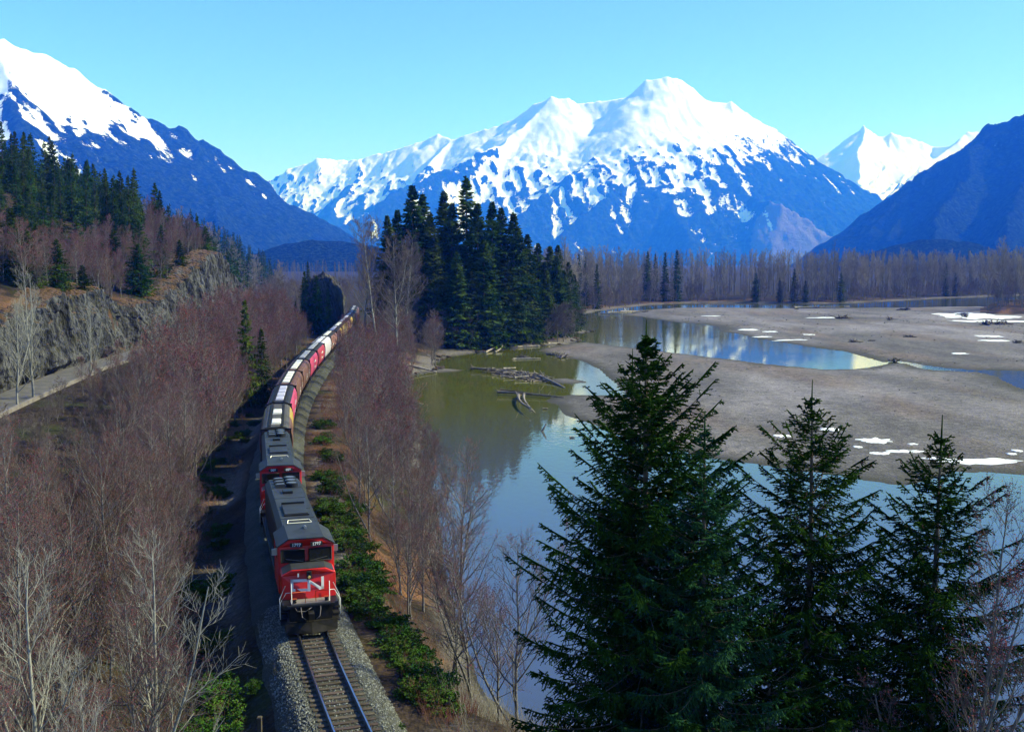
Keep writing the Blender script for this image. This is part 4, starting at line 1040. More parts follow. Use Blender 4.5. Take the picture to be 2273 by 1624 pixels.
# left thicket: between the line and the road
left_ok = lambda x, y, p: (p['u'] < -8.0) & (p['v'] < -12) & in_view(x, y, 0.10) & (p['sl'] > 2) & ((y < 62) | (p['u'] > -np.interp(y, [62, 90, 120, 160, 250], [11.5, 13, 15, 19, 25])))
pts = scatter(78, (-45, -10, 24, 66), 1.75, left_ok, 4000, 3) + scatter(172, (-80, -20, 66, 270), lambda y: 2.3 if y < 110 else 3.0, left_ok, 9000, 4)
for i, (x, y, z) in enumerate(pts):
    u = (x - float(track_x(y)))
    near = y < 105
    key = ('alder%d' % rp.integers(0, 4)) if near else ('alderm%d' % rp.integers(0, 3))
    sc = rp.uniform(0.72, 1.12) * (0.86 if u > -13 else 1.0)
    if y < 60:
        lab, gr = 'leafless reddish alder crowding the lower left foreground', 'alders in the lower left foreground'
    elif y < 125:
        lab, gr = 'leafless red-budded alder in the thicket left of the locomotives', 'alders left of the locomotives'
    else:
        lab, gr = 'leafless reddish alder between the road below the cliff and the train', 'alders between road and train'
    plant('alder_tree', key, x, y, rp.uniform(0, 6.28), sc, lab, 'tree', gr, z=z)
edge_ok = lambda x, y, p: (p['u'] < -6.3) & (p['u'] > -9.2)
for x, y, z in scatter(34, (-50, -12, 57, 185), 2.6, edge_ok, 4000, 25):
    plant('alder_sapling', 'alder%d' % rp.integers(0, 4), x, y, rp.uniform(0, 6.28), rp.uniform(0.34, 0.55), 'small bare sapling in the shade at the edge of the line', 'tree', 'saplings at the edge of the line', z=z)
for x, y, z in scatter(14, (-75, -45, 120, 215), 7.0, lambda x, y, p: (p['v'] < -13) & (p['v'] > -26), 3000, 27):
    plant('alder_sapling', 'alderm%d' % rp.integers(0, 3), x, y, rp.uniform(0, 6.28), rp.uniform(0.4, 0.6), 'slender bare sapling growing below the road', 'tree', 'saplings below the road', z=z)
low_ok = lambda x, y, p: (p['v'] < -15) & in_view(x, y, 0.08) & (p['u'] < -np.interp(y, [62, 90, 120, 160, 250], [11.5, 13, 15, 19, 25]))
for x, y, z in scatter(150, (-95, -24, 62, 250), 2.8, low_ok, 6000, 21):
    plant('roadside_bush', 'brush%d' % rp.integers(0, 3), x, y, rp.uniform(0, 6.28), rp.uniform(0.17, 0.34), 'low leafless grey bush on the open strip beside the road', 'bush', 'bushes beside the road', z=z)
for (x, y, k, s, rz, lab) in [(-15.2, 31.0, 0, 1.0, 0.4, 'pale sunlit bare tree with upswept branches at the lower left edge'), (-12.6, 28.5, 1, 0.85, 2.4, 'low pale bare tree leaning across the bottom left corner'), (-13.5, 37.0, 1, 1.1, 4.0, 'whitish bare tree forking beside the tallest alder at lower left')]:
    plant('bare_tree', 'pale%d' % k, x, y, rz, s, lab, 'tree')
for (x, y, s, lab) in [(-66.0, 141, 1.45, 'white-stemmed bare tree before the cliff, second from the left edge'), (-64.0, 132, 1.15, 'thin pale bare tree at the left edge before the cliff'), (-59.0, 143, 1.2, 'pale bare tree standing clear over the road, third from the left edge'), (-57, 168, 1.1, 'slim pale bare tree by the road below the bright part of the cliff')]:
    plant('bare_tree', 'pale%d' % (int(x) % 2), x, y, x, s, lab, 'tree')

# right bank thicket
right_ok = lambda x, y, p: (p['u'] > 7.0) & (p['sl'] > 1.2) & (p['sl'] < 60) & (x < 3) & in_view(x, y)
pts = scatter(72, (-50, 3, 48, 262), lambda y: 2.6 if y < 110 else 3.8, right_ok, 9000, 5)
for x, y, z in pts:
    near = y < 105
    key = ('alder%d' % rp.integers(0, 4)) if near else ('alderm%d' % rp.integers(0, 3))
    lab, gr = ('bare alder with red buds on the bank between locomotives and water', 'alders on the near bank') if near else ('bare reddish alder on the bank between grain cars and lagoon', 'alders on the far bank')
    plant('riverside_alder', key, x, y, rp.uniform(0, 6.28), rp.uniform(0.62, 0.95), lab, 'tree', gr, z=z)
plant('alder_tree', 'alder1', -3.6, 59.5, 0.6, 1.08, 'tall bare alder leaning out over the water below the locomotives', 'tree', tilt=(0.0, 0.10))
plant('alder_tree', 'alder3', -2.2, 57.0, 2.6, 0.9, 'multi-stemmed bare alder at the foot of the bank beside the water', 'tree', tilt=(0.0, 0.16))

# tall bare trees and conifers on the wooded point
plant('bare_tree', 'tallbare0', -32.7, 250, 0.4, 1.07, 'tall leafless tree with white trunk left of the conifer clump', 'tree')
plant('bare_tree', 'tallbare1', -27.3, 245, 1.9, 1.02, 'tall leafless tree with forked crown just left of the conifers', 'tree')
plant('bare_tree', 'tallbare0', -47.5, 330, 2.9, 1.15, 'tall grey bare tree where the train disappears', 'tree')
plant('bare_tree', 'tallbare1', -30.0, 285, 4.0, 1.05, 'bushy grey bare tree in front of the left conifers', 'tree')
PEN = [(-40.2, 335, 41.7), (-37.5, 340, 43.9), (-31.1, 325, 50.7), (-28.5, 332, 48.4), (-22.0, 336, 49.6), (-19.0, 328, 45.3), (-14.5, 330, 53.5), (-10.7, 322, 45.0), (-6.3, 328, 45.7), (-3.5, 332, 44.1), (0.5, 330, 42.5), (2.1, 336, 37.8), (8.8, 350, 33.2), (-8.6, 318, 33.6), (-23.9, 316, 35.1), (-16.6, 312, 29.8), (13.8, 375, 32.7), (17.7, 400, 33.4), (-6.3, 324, 19.0), (-12.3, 315, 24.2), (-29.4, 318, 32.0), (-2.2, 326, 29.9), (-25.5, 324, 42.0), (5.0, 340, 36.0), (11.0, 348, 27.0), (15.5, 362, 29.0), (19.0, 378, 24.0), (21.5, 395, 27.0), (25.0, 415, 22.0)]
PEN_L = ['leftmost short dark conifer of the clump on the wooded point', 'thin conifer second from the left of the clump', 'tall conifer at the left shoulder of the clump', 'twin-topped dark conifer beside the left shoulder tree', 'slim tall conifer left of the tallest one', 'dark conifer just left of the tallest conifer', 'tallest conifer of the clump with a thin spire', 'dense conifer directly right of the spire', 'broad conifer in the right half of the clump', 'conifer with a double top right of centre', 'tall conifer at the right shoulder of the clump', 'conifer with tiered branches on the right edge of the clump', 'small conifer standing right of the clump', 'bright green conifer in front of the clump centre', 'mossy green conifer at the front left of the clump', 'shorter green conifer at the front of the clump', 'thin conifer beside the dark dead tree', 'dark conifer behind the dead tree right of the clump', 'lowest green conifer at the water edge of the point', 'bushy yellow-green conifer low at the front of the clump', 'shaded conifer behind the tall bare trees', 'middle-height conifer at the front right of the clump', 'dark conifer in the deep shade of the clump', 'sloping conifer on the right flank of the clump', 'short conifer stepping down at the right of the clump', 'short pointed conifer left of the dead tree', 'low conifer beneath the dead tree', 'pointed conifer just right of the dead tree', 'last low conifer at the right end of the wooded point']
for i, (x, y, top) in enumerate(PEN):
    zg = float(gz(x, y)[0]); hgt = top - zg + 0.2
    k = [0, 1, 2, 1, 4, 0, 3, 2, 0, 1, 4, 2][i % 12]
    e = plant('conifer_tree', 'bigfir%d' % k, x, y, i * 1.9, hgt / 40.0, PEN_L[i], 'tree', 'conifers on the wooded point', z=zg)
    w = 1.45 if hgt > 34 else 1.7
    e.scale = (hgt / 40.0 * w, hgt / 40.0 * w, hgt / 40.0)
plant('dead_tree', 'darkbare', 20.4, 382, 0.5, 1.05, 'dark dead tree with bare ascending branches right of the conifer clump', 'tree')
# brush along the point
pen_ok = lambda x, y, p: (p['sl'] > 1.8) & (p['sl'] < 22) & (p['u'] > 9)
for x, y, z in scatter(95, (-45, 30, 262, 430), 3.6, pen_ok, 5000, 7):
    k = rp.integers(0, 3)
    plant('bare_bush', 'brush%d' % k, x, y, rp.uniform(0, 6.28), rp.uniform(0.45, 0.95), 'leafless grey-brown bush on the shore of the wooded point', 'bush', 'bushes on the wooded point', z=z)
plant('leaning_tree', 'tallbare1', 9.0, 341, 0.0, 0.55, 'bare tree leaning out over the shore at the tip of the point', 'tree', tilt=(0.0, 0.75))

# small spruce left of the grain cars, and firs along the left
for (x, y, hgt, k, lab) in [(-41.5, 160, 17.0, 1, 'dark green spruce standing among alders left of the grain cars'), (-39.8, 163, 12.5, 2, 'shorter spruce grown together with the spruce left of the grain cars'), (-57.5, 322, 15, 0, 'small conifer at the foot of the rock outcrop'), (-61.5, 325, 19, 3, 'slim conifer in front of the rock outcrop'), (-65.5, 326, 20, 1, 'tall thin conifer at the left of the rock outcrop'), (-66, 334, 7, 2, 'stunted conifer on the crest of the rock outcrop'), (-71, 338, 10, 1, 'conifer at the left end of the rock outcrop')]:
    zg = float(gz(x, y)[0])
    if 'crest' in lab: zg = 20.5
    if 'side' in lab: zg = 12.0
    plant('spruce_tree', 'fir%d' % k, x, y, x, hgt / 24.0, lab, 'tree', z=zg)
for (x, y, s) in [(-42.5, 118, 0.5), (-38.5, 104, 0.42), (-45.5, 150, 0.5), (-38.0, 128, 0.38), (-31.5, 96, 0.32)]:
    plant('young_conifer', 'youngfir%d' % (int(y) % 2), x, y, y, s * 1.3, 'low green young conifer at the edge of the alders left of the train', 'tree', 'young conifers left of the train')

# brush at the foot and on the lip of the cliff
for i, y in enumerate([118, 127, 139, 150, 161, 172, 186, 197, 209, 224, 236, 248, 262, 276, 292]):
    x = float(cliff_x(y)) + (1.6 if i % 3 else -4.0); zc = 8.0 if i % 3 else float(gz(x, y)[0])
    plant('cliff_bush', 'brush%d' % (i % 3), x, y, i * 1.7, 0.28 + 0.12 * ((i * 7) % 4) / 3, 'leafless bush rooted against the roadside cliff', 'bush', 'bushes against the cliff', z=zc)
# hillside above the cliff
hill_c = [(-91, 190, 9.5, 'tall green conifer above the cliff at the left edge'), (-87.5, 187, 8.5, 'bright green conifer on the cliff top near the left edge'), (-86.2, 196, 7.5, 'rounded conifer above the left cliff'), (-85.2, 205, 7.0, 'dark conifer overhanging the left cliff face'), (-95, 197, 10.5, 'dark conifer behind the cliff-top trees at the left edge'), (-98, 214, 9, 'small conifer set back from the cliff top'), (-91, 252, 10, 'conifer above the gap between the two cliffs'), (-94, 262, 13, 'pointed conifer above the dark rock slope'), (-99, 250, 9, 'bushy conifer left of the pointed conifer on the slope'), (-92, 272, 11, 'full green conifer beside the upper cliff'), (-103, 268, 9, 'small fir left of the upper cliff'), (-110, 262, 12, 'fir standing alone among the hillside alders'), (-90.5, 282, 7, 'dense low conifer against the upper cliff'), (-121, 262, 12, 'second lone fir among the hillside alders'), (-94, 318, 8, 'fir on the crest of the upper cliff'), (-100, 236, 8, 'low fir on the open slope above the left cliff')]
for i, (x, y, hgt, lab) in enumerate(hill_c):
    zg = float(gz(x, y)[0])
    e = plant('conifer_tree', 'youngfir%d' % (i % 2) if hgt < 11 else 'fir%d' % (i % 4), x, y, i * 1.3, hgt / (9.0 if hgt < 11 else 24.0), lab, 'tree', z=zg)
    e.scale = (e.scale[0] * 1.7, e.scale[1] * 1.7, e.scale[2] * 1.25)
hill_ok = lambda x, y, p: (p['v'] > 4.5) & (p['v'] < np.interp(y, [150, 240, 300, 340], [60, 34, 20, 14]) + 10 * fbm(x / 25, y / 25, 2, 57)) & (x > -0.56 * y - 10)
for x, y, z in scatter(185, (-210, -85, 150, 400), 3.4, hill_ok, 6000, 9):
    plant('bare_tree', 'alderm%d' % rp.integers(0, 3), x, y, rp.uniform(0, 6.28), rp.uniform(0.65, 0.95), 'leafless purplish alder on the hillside above the cliff', 'tree', 'alders on the hillside', z=z)
# conifer forest on the hill, nearest 240 singly, the rest as one mass
fok = lambda x, y, p: (p['v'] > np.interp(y, [235, 260, 300, 340, 420, 600], [40, 30, 20, 12, 6, 3]) + 14 * fbm(x / 40, y / 40, 2, 55)) & (p['v'] < np.interp(y, [300, 560, 620], [95, 120, 330])) & (x > -0.56 * y - 10)
pts = scatter(298, (-330, -98, 240, 560), 3.6, fok, 12000, 11)
pts.sort(key=lambda p: p[1])
pts += scatter(430, (-800, -130, 540, 1500), lambda y: 6.0 if y < 800 else 9.0, fok, 9000, 12)
far_m = MB()
def bake(mb_, me, x, y, z, rz, sc):
    n = len(me.vertices); v = np.empty(n * 3, np.float32); me.vertices.foreach_get('co', v); v = v.reshape(-1, 3) * sc
    c, s = math.cos(rz), math.sin(rz)
    v = np.stack([v[:, 0] * c - v[:, 1] * s + x, v[:, 0] * s + v[:, 1] * c + y, v[:, 2] + z], 1)
    if me.name not in _fc_cache:
        lt = np.empty(len(me.polygons), np.int32); me.polygons.foreach_get('loop_total', lt)
        lv = np.empty(len(me.loops), np.int32); me.loops.foreach_get('vertex_index', lv)
        mi = np.empty(len(me.polygons), np.int32); me.polygons.foreach_get('material_index', mi)
        ls = np.concatenate([[0], np.cumsum(lt)[:-1]]); g = []
        for k in np.unique(lt):
            for m_ in np.unique(mi):
                sel = np.where((lt == k) & (mi == m_))[0]
                if len(sel): g.append((lv[ls[sel][:, None] + np.arange(k)], int(m_)))
        _fc_cache[me.name] = g
    base = mb_.n; mb_.v.append(v); mb_.n += n
    for f, m_ in _fc_cache[me.name]: mb_.f.append((f + base, m_, False))
_fc_cache = {}
for i, (x, y, z) in enumerate(pts):
    sc = rp.uniform(0.75, 1.25); rz = rp.uniform(0, 6.28)
    if i < 298:
        sc *= float(np.interp(y, [240, 320, 350, 560], [0.52, 0.7, 1.05, 1.05]))
        key = 'fir%d' % rp.integers(0, 4) if y < 430 else 'farfir%d' % rp.integers(0, 3)
        plant('conifer_tree', key, x, y, rz, sc, 'dark conifer in the forest covering the hillside at left', 'tree', 'conifer forest on the left hillside', z=z)
    else:
        bake(far_m, LOWFIR[rp.integers(0, 3)], x, y, z - 0.2, rz, sc)
if far_m.n:
    tag(far_m.build('conifer_forest', CM), 'receding conifer forest on the far hillside at left', 'forest', kind='stuff')

# broad grey trees down the valley, left of centre
for i, (x, y, s) in enumerate([(-205, 640, 0.95), (-188, 640, 1.0), (-176, 650, 0.95), (-160, 640, 0.9), (-148, 660, 0.8), (-214, 610, 0.8), (-142, 630, 0.75)]):
    plant('cottonwood_tree', 'broad%d' % (i % 2), x, y, i * 2.2, s * 1.05, 'large round-crowned bare cottonwood beyond the upper cliff', 'tree', 'cottonwoods beyond the upper cliff')
vok = lambda x, y, p: (p['v'] < -3) & (p['sl'] > 8) & (np.abs(p['u']) > 8)
for x, y, z in scatter(90, (-210, -50, 345, 800), 8.0, vok, 3000, 13):
    plant('bare_tree', 'brush%d' % rp.integers(0, 3), x, y, rp.uniform(0, 6.28), rp.uniform(0.7, 1.25), 'bare grey-brown tree on the valley floor where the line runs out of sight', 'tree', 'bare trees along the distant line', z=z)

# the far forest across the river
fk = lambda x, y, p: (p['sl'] > 5) & in_view(x, y, 0.08) & (y > 1.05 * 470)
pts = scatter(1500, (-60, 560, 545, 1150), 5.6, fk, 15000, 15)
_, pm = ground_parts(np.array([p[0] for p in pts]), np.array([p[1] for p in pts]))
order = np.argsort(pm['sl'])
mass = MB()
def low_tree(seed, Hh):
    r = np.random.default_rng(seed); m_ = MB()
    z = np.linspace(0, Hh, 5); P = np.stack([r.normal(0, 0.2, 5), r.normal(0, 0.2, 5), z], -1)[None]
    R = (0.26 * (1 - z / Hh) + 0.04)[None]
    m_.tubes(P, R, 4, 0)
    B1, R1 = grow(r, P, R, 15, 0.4, 0.98, 0.5, lambda t: Hh * 0.2 * (1.15 - t) ** 0.7, 3, 1.0, 0.08, 0.02, 0.4, 0.05)
    m_.tubes(B1, R1, 3, 1)
    B2, R2 = grow(r, B1, R1, 6, 0.2, 1.0, 0.6, lambda t: 2.2 - 1.0 * t, 2, 0.6, 0.1, 0.03, 0.5, 0.045)
    m_.tubes(B2, R2, 3, 1)
    return m_.mesh('cottonwood_low', GT)
LOW = [low_tree(700 + k, 31 + k) for k in range(3)]
for n_, i in enumerate(order):
    x, y, z = pts[i]; rz = rp.uniform(0, 6.28); sc = rp.uniform(0.82, 1.06); k = rp.integers(0, 4)
    if n_ < 295:
        e = mobj('cottonwood_tree', PROTO['cotton%d' % k][1]); e.location = (x, y, z - 0.2); e.rotation_euler = (0, 0, rz); e.scale = (sc,) * 3
        tag(e, 'bare grey cottonwood in the front rows of the forest across the river', 'tree', 'forest across the river')
    elif n_ < 860:
        bake(mass, LOW[k % 3], x, y, z - 0.2, rz, sc)
tag(mass.build('cottonwood_forest', GT), 'grey mass of bare cottonwoods deeper in the forest across the river', 'forest', kind='stuff')
vm = MB()
for x, y, z in scatter(230, (-420, 20, 760, 1700), 9.0, lambda x, y, p: (p['v'] < -4) & (p['sl'] > 12) & (x < 0.02 * y), 5000, 23):
    bake(vm, LOW[rp.integers(0, 3)], x, y, z - 0.2, rp.uniform(0, 6.28), rp.uniform(0.5, 0.85))
tag(vm.build('valley_forest', GT), 'grey bare woodland closing the valley beyond the train', 'forest', kind='stuff')
# conifers and brush in front of it
FARC = [(38.8, 600, 32.5), (43.4, 610, 31.0), (48.5, 590, 26.5), (92.4, 704, 35.3), (98.0, 708, 33.5), (103.1, 696, 34.0), (111.5, 700, 36.1), (165.3, 700, 20.6), (180.5, 696, 16.8), (190.5, 697, 23.2), (196.8, 692, 15.6), (223.6, 702, 20.5), (340.8, 812, 30.0), (351.0, 818, 19.3)]
FARL = ['left tree of three conifers at the far shore beside the wooded point', 'middle tree of three conifers beside the wooded point', 'right and smallest of three conifers beside the wooded point', 'left of two thin conifers inside the far forest', 'right of two thin conifers inside the far forest', 'left of two tall dark conifers at the far forest edge', 'right and tallest of two dark conifers at the far forest edge', 'lone dark conifer at the far shore left of a small group', 'small conifer at the far shore, left in a group of three', 'tallest of the three small conifers at the far shore', 'smallest of the three conifers at the far shore', 'thin conifer at the far shore below the snag', 'dark conifer near the right end of the far forest', 'short conifer near the channel at the right']
for i, ((x, y, top), lab) in enumerate(zip(FARC, FARL)):
    zg = float(gz(x, y)[0]); hgt = top - zg
    e = plant('conifer_tree', 'fir%d' % (i % 4), x, y, i * 1.7, hgt / 24.0, lab, 'tree', 'conifers at the far forest edge', z=zg)
    if hgt > 25: e.scale = (hgt / 24 * 0.8, hgt / 24 * 0.8, hgt / 24)
    else: e.scale = (hgt / 24 * 1.15, hgt / 24 * 1.15, hgt / 24)
plant('dead_tree', 'snag', 219.2, 705, 0.0, 1.13, 'tall bare conifer snag rising above the far forest', 'tree')
bk = lambda x, y, p: (p['sl'] > 1.5) & (p['sl'] < 20) & in_view(x, y, 0.08)
for x, y, z in scatter(120, (25, 500, 440, 930), 5.5, bk, 9000, 17):
    e = mobj('bare_bush', PROTO['brush%d' % rp.integers(0, 3)][1]); e.location = (x, y, z - 0.2); e.rotation_euler = (0, 0, rp.uniform(0, 6.28)); q = rp.uniform(0.6, 1.25); e.scale = (q, q, q * 0.9)
    tag(e, 'purplish leafless bush along the far shore below the forest', 'bush', 'bushes on the far shore')
rk = lambda x, y, p: (p['sr'] > 4) & in_view(x, y, 0.06)
for x, y, z in scatter(80, (240, 420, 528, 745), 5.0, rk, 5000, 19):
    c_ = rp.random() < 0.6
    e = mobj('bare_tree', PROTO['cotton%d' % rp.integers(0, 4)][1] if c_ else PROTO['brush%d' % rp.integers(0, 3)][1]); e.location = (x, y, z - 0.2); e.rotation_euler = (0, 0, rp.uniform(0, 6.28))
    q = rp.uniform(0.85, 1.1) if c_ else rp.uniform(0.9, 1.5); e.scale = (q,) * 3
    tag(e, 'bare brown tree in the grove at the right edge beside the snowy bar', 'tree', 'grove at the right edge')
# ---------------------------------------------------------------- railway track
def track_frame(s_y):
    """point on the centre line at y and unit direction towards the camera"""
    x = float(track_x(s_y)); k = float(track_slope(s_y)); d = Vector((-k, -1.0, 0)).normalized()
    return Vector((x, s_y, RAIL_Z)), d
ys_ = np.arange(-20, 345, 1.5)
cxs = track_x(ys_); sl_ = track_slope(ys_); ln_ = np.sqrt(1 + sl_ ** 2)
nxs, nys = 1 / ln_, -sl_ / ln_                       # unit normal to the right
trk = empty('railway_track', (float(track_x(44)), 44, RAIL_Z - 0.35))
tag(trk, 'single railway track with brown wooden ties in front of the train', 'railway track')
org = np.array(trk.location)
prof = [(-0.07, -0.17), (0.07, -0.17), (0.07, -0.15), (0.012, -0.12), (0.012, -0.05), (0.037, -0.04), (0.037, 0.0), (-0.037, 0.0), (-0.037, -0.04), (-0.012, -0.05), (-0.012, -0.12), (-0.07, -0.15)]
for sd in (-1, 1):
    mb = MB(); rings = []
    for x, y, a, b in zip(cxs, ys_, nxs, nys):
        rings.append([(x + a * (sd * 0.755 + p) - org[0], y + b * (sd * 0.755 + p) - org[1], RAIL_Z + q - org[2]) for p, q in prof])
    mb.loft(rings, 0, False)
    r_ = mb.build('rail', [M['rail'], M['rail_top']], trk)
    mi = np.zeros(len(r_.data.polygons), np.int32); k = len(prof)
    mi[: (len(rings) - 1) * k].reshape(-1, k)[:, 6] = 1
    r_.data.polygons.foreach_set('material_index', mi)
mb = MB(); mb.box(-1.28, 1.28, -0.115, 0.115, -0.18, 0.0); mb.box(-0.87, -0.64, -0.09, 0.09, 0.0, 0.018, 1); mb.box(0.64, 0.87, -0.09, 0.09, 0.0, 0.018, 1)
tie_me = mb.mesh('tie', [M['tie'], M['rail']])
yy = 26.0; rt = np.random.default_rng(5)
while yy < 62.0:
    p, d = track_frame(yy)
    t = mobj('tie', tie_me, trk)
    t.location = (p.x - org[0] + rt.normal(0, 0.03), p.y - org[1], RAIL_Z - 0.19 - org[2] + rt.normal(0, 0.008))
    t.rotation_euler = (0, 0, math.atan2(d.y, d.x) + math.pi / 2 + rt.normal(0, 0.012))
    yy += 0.56 / math.sqrt(1 + float(track_slope(yy)) ** 2)
# ballast bed
mb = MB(); rings = []
bp_ = [(-3.6, -2.2), (-2.7, -1.05), (-1.9, -0.34), (-1.5, -0.24), (-0.9, -0.25), (0, -0.26), (0.9, -0.25), (1.5, -0.24), (1.8, -0.36), (2.4, -0.75), (3.1, -1.5)]
offs = np.concatenate([np.linspace(bp_[i][0], bp_[i + 1][0], 5)[:-1] for i in range(len(bp_) - 1)] + [[bp_[-1][0]]])
hts = np.interp(offs, [b[0] for b in bp_], [b[1] for b in bp_])
yb = np.arange(-20, 345, 0.5)
OX, YB = np.meshgrid(offs, yb); SLb = track_slope(YB); LNb = np.sqrt(1 + SLb ** 2)
BX = track_x(YB) + OX / LNb; BY = YB - OX * SLb / LNb
BZ = RAIL_Z + hts[None] + 0.07 * fbm(BX / 0.6, BY / 0.6, 3, 801) * (np.abs(OX) > 1.0) + 0.12 * fbm(BX / 3.0, BY / 3.0, 2, 803) * (np.abs(OX) > 2.2)
idx = np.arange(OX.size).reshape(OX.shape)
mb.add(np.stack([BX, BY, BZ], -1), np.stack([idx[:-1, :-1], idx[:-1, 1:], idx[1:, 1:], idx[1:, :-1]], -1).reshape(-1, 4), 0, True)
M['ballast'] = gravel_mat('track_ballast', (0.066, 0.070, 0.060), (0.090, 0.095, 0.082), (0.060, 0.056, 0.048), 4.0)
bo = mb.build('ballast_bed', M['ballast']); tag(bo, kind='structure')
# loose stones on the shoulders nearest the camera
rs = np.random.default_rng(6)
n = 12000
yy = 27 + 33 * rs.random(n) ** 0.8; side = np.where(rs.random(n) < 0.5, -1, 1); oo = side * (1.35 + np.where(side > 0, 1.7, 1.3) * rs.random(n) ** 0.9)
mid = rs.random(n) < 0.12; oo = np.where(mid, rs.uniform(-0.6, 0.6, n), oo)
sl3 = track_slope(yy); l3 = np.sqrt(1 + sl3 ** 2)
px = track_x(yy) + oo / l3; py = yy - oo * sl3 / l3; pz = RAIL_Z + np.interp(oo, [b[0] for b in bp_], [b[1] for b in bp_]) + 0.02
oct_ = np.array([(1, 0, 0), (0, 1, 0), (-1, 0, 0), (0, -1, 0), (0, 0, 1), (0, 0, -1)], float)
of_ = np.array([(0, 1, 4), (1, 2, 4), (2, 3, 4), (3, 0, 4), (1, 0, 5), (2, 1, 5), (3, 2, 5), (0, 3, 5)])
sz = rs.uniform(0.025, 0.06, (n, 1, 1)); V_ = oct_[None] * sz * rs.uniform(0.6, 1.4, (n, 6, 1)) + rs.normal(0, 0.008, (n, 6, 3)) + np.stack([px, py, pz], -1)[:, None]
mb = MB()
fcs = (np.arange(n)[:, None, None] * 6 + of_[None])
sel = rs.integers(0, 3, n)
mb.v.append(V_.reshape(-1, 3)); mb.n = n * 6
for k in range(3): mb.f.append((fcs[sel == k].reshape(-1, 3), k, False))
M['stone2'] = pmat('ballast_stone_pale', (0.27, 0.28, 0.26), 0.9, 0.15); M['stone3'] = pmat('ballast_stone_dark', (0.12, 0.12, 0.11), 0.9, 0.15)
tag(mb.build('ballast_stones', [M['stone'], M['stone2'], M['stone3']]), 'loose crushed stones on the ballast shoulders', 'ballast', kind='stuff')

# ---------------------------------------------------------------- train
T_ = {}
T_['red'] = pmat('loco_red', (0.66, 0.018, 0.018), 0.42, 0.4, (1.2, (0.54, 0.018, 0.016), 0.4, 0.7))
T_['black'] = pmat('loco_black', (0.010, 0.011, 0.013), 0.5, 0.3, (1.5, (0.02, 0.02, 0.021), 0.45, 0.7))
T_['roof'] = pmat('loco_roof', (0.036, 0.039, 0.045), 0.6, 0.25, (1.2, (0.024, 0.025, 0.028), 0.42, 0.66))
T_['grime'] = pmat('running_gear', (0.012, 0.011, 0.010), 0.75, 0.12, (3.0, (0.028, 0.024, 0.021), 0.4, 0.7))
T_['glass'] = pmat('cab_glass', (0.01, 0.012, 0.014), 0.04, 0.6)
T_['white'] = pmat('white_paint', (0.72, 0.72, 0.72), 0.5, 0.3)
T_['steel'] = pmat('bare_steel', (0.42, 0.42, 0.42), 0.35, 0.5, metallic=0.7)
T_['lamp'] = pmat('headlight_glass', (0.75, 0.50, 0.14), 0.15, 0.6)
T_['grey'] = pmat('deck_grey', (0.20, 0.17, 0.16), 0.7, 0.3)
T_['fan'] = pmat('fan_grey', (0.10, 0.11, 0.13), 0.5, 0.4)
T_['orange'] = pmat('orange_rail', (0.55, 0.09, 0.03), 0.5, 0.3)

def text_obj(name, body, size, mat, parent, loc, fwd, upv=(0, 0, 1), ext=0.004):
    cu = bpy.data.curves.new(name, 'FONT'); cu.body = body; cu.size = size; cu.align_x = 'CENTER'; cu.align_y = 'CENTER'; cu.extrude = ext; cu.offset = 0.006
    cu.materials.append(mat)
    tmp = bpy.data.objects.new(name, cu); COL.objects.link(tmp)
    me = bpy.data.meshes.new_from_object(tmp.evaluated_get(bpy.context.evaluated_depsgraph_get())); bpy.data.objects.remove(tmp)
    o = bpy.data.objects.new(name, me); COL.objects.link(o); o.parent = parent
    n = Vector(fwd).normalized(); u = Vector(upv); u = (u - n * u.dot(n)).normalized(); r = u.cross(n)
    o.matrix_local = Matrix(((r.x, u.x, n.x, loc[0]), (r.y, u.y, n.y, loc[1]), (r.z, u.z, n.z, loc[2]), (0, 0, 0, 1)))
    return o

def wheelset(parent, x, mat, r=0.5):
    mb = MB()
    for sd in (-1, 1):
        a = np.linspace(0, 2 * math.pi, 21)[:-1]
        for (ya, yb, ra) in ((0.68, 0.82, r), (0.64, 0.68, r + 0.03)):
            mb.loft([[(x + ra * math.cos(t), sd * ya, r + ra * math.sin(t)) for t in a], [(x + ra * math.cos(t), sd * yb, r + ra * math.sin(t)) for t in a]], 0)
    mb.tube([(x, -0.64, r), (x, 0.64, r)], 0.09, 8)
    return mb.build('wheelset', mat, parent)

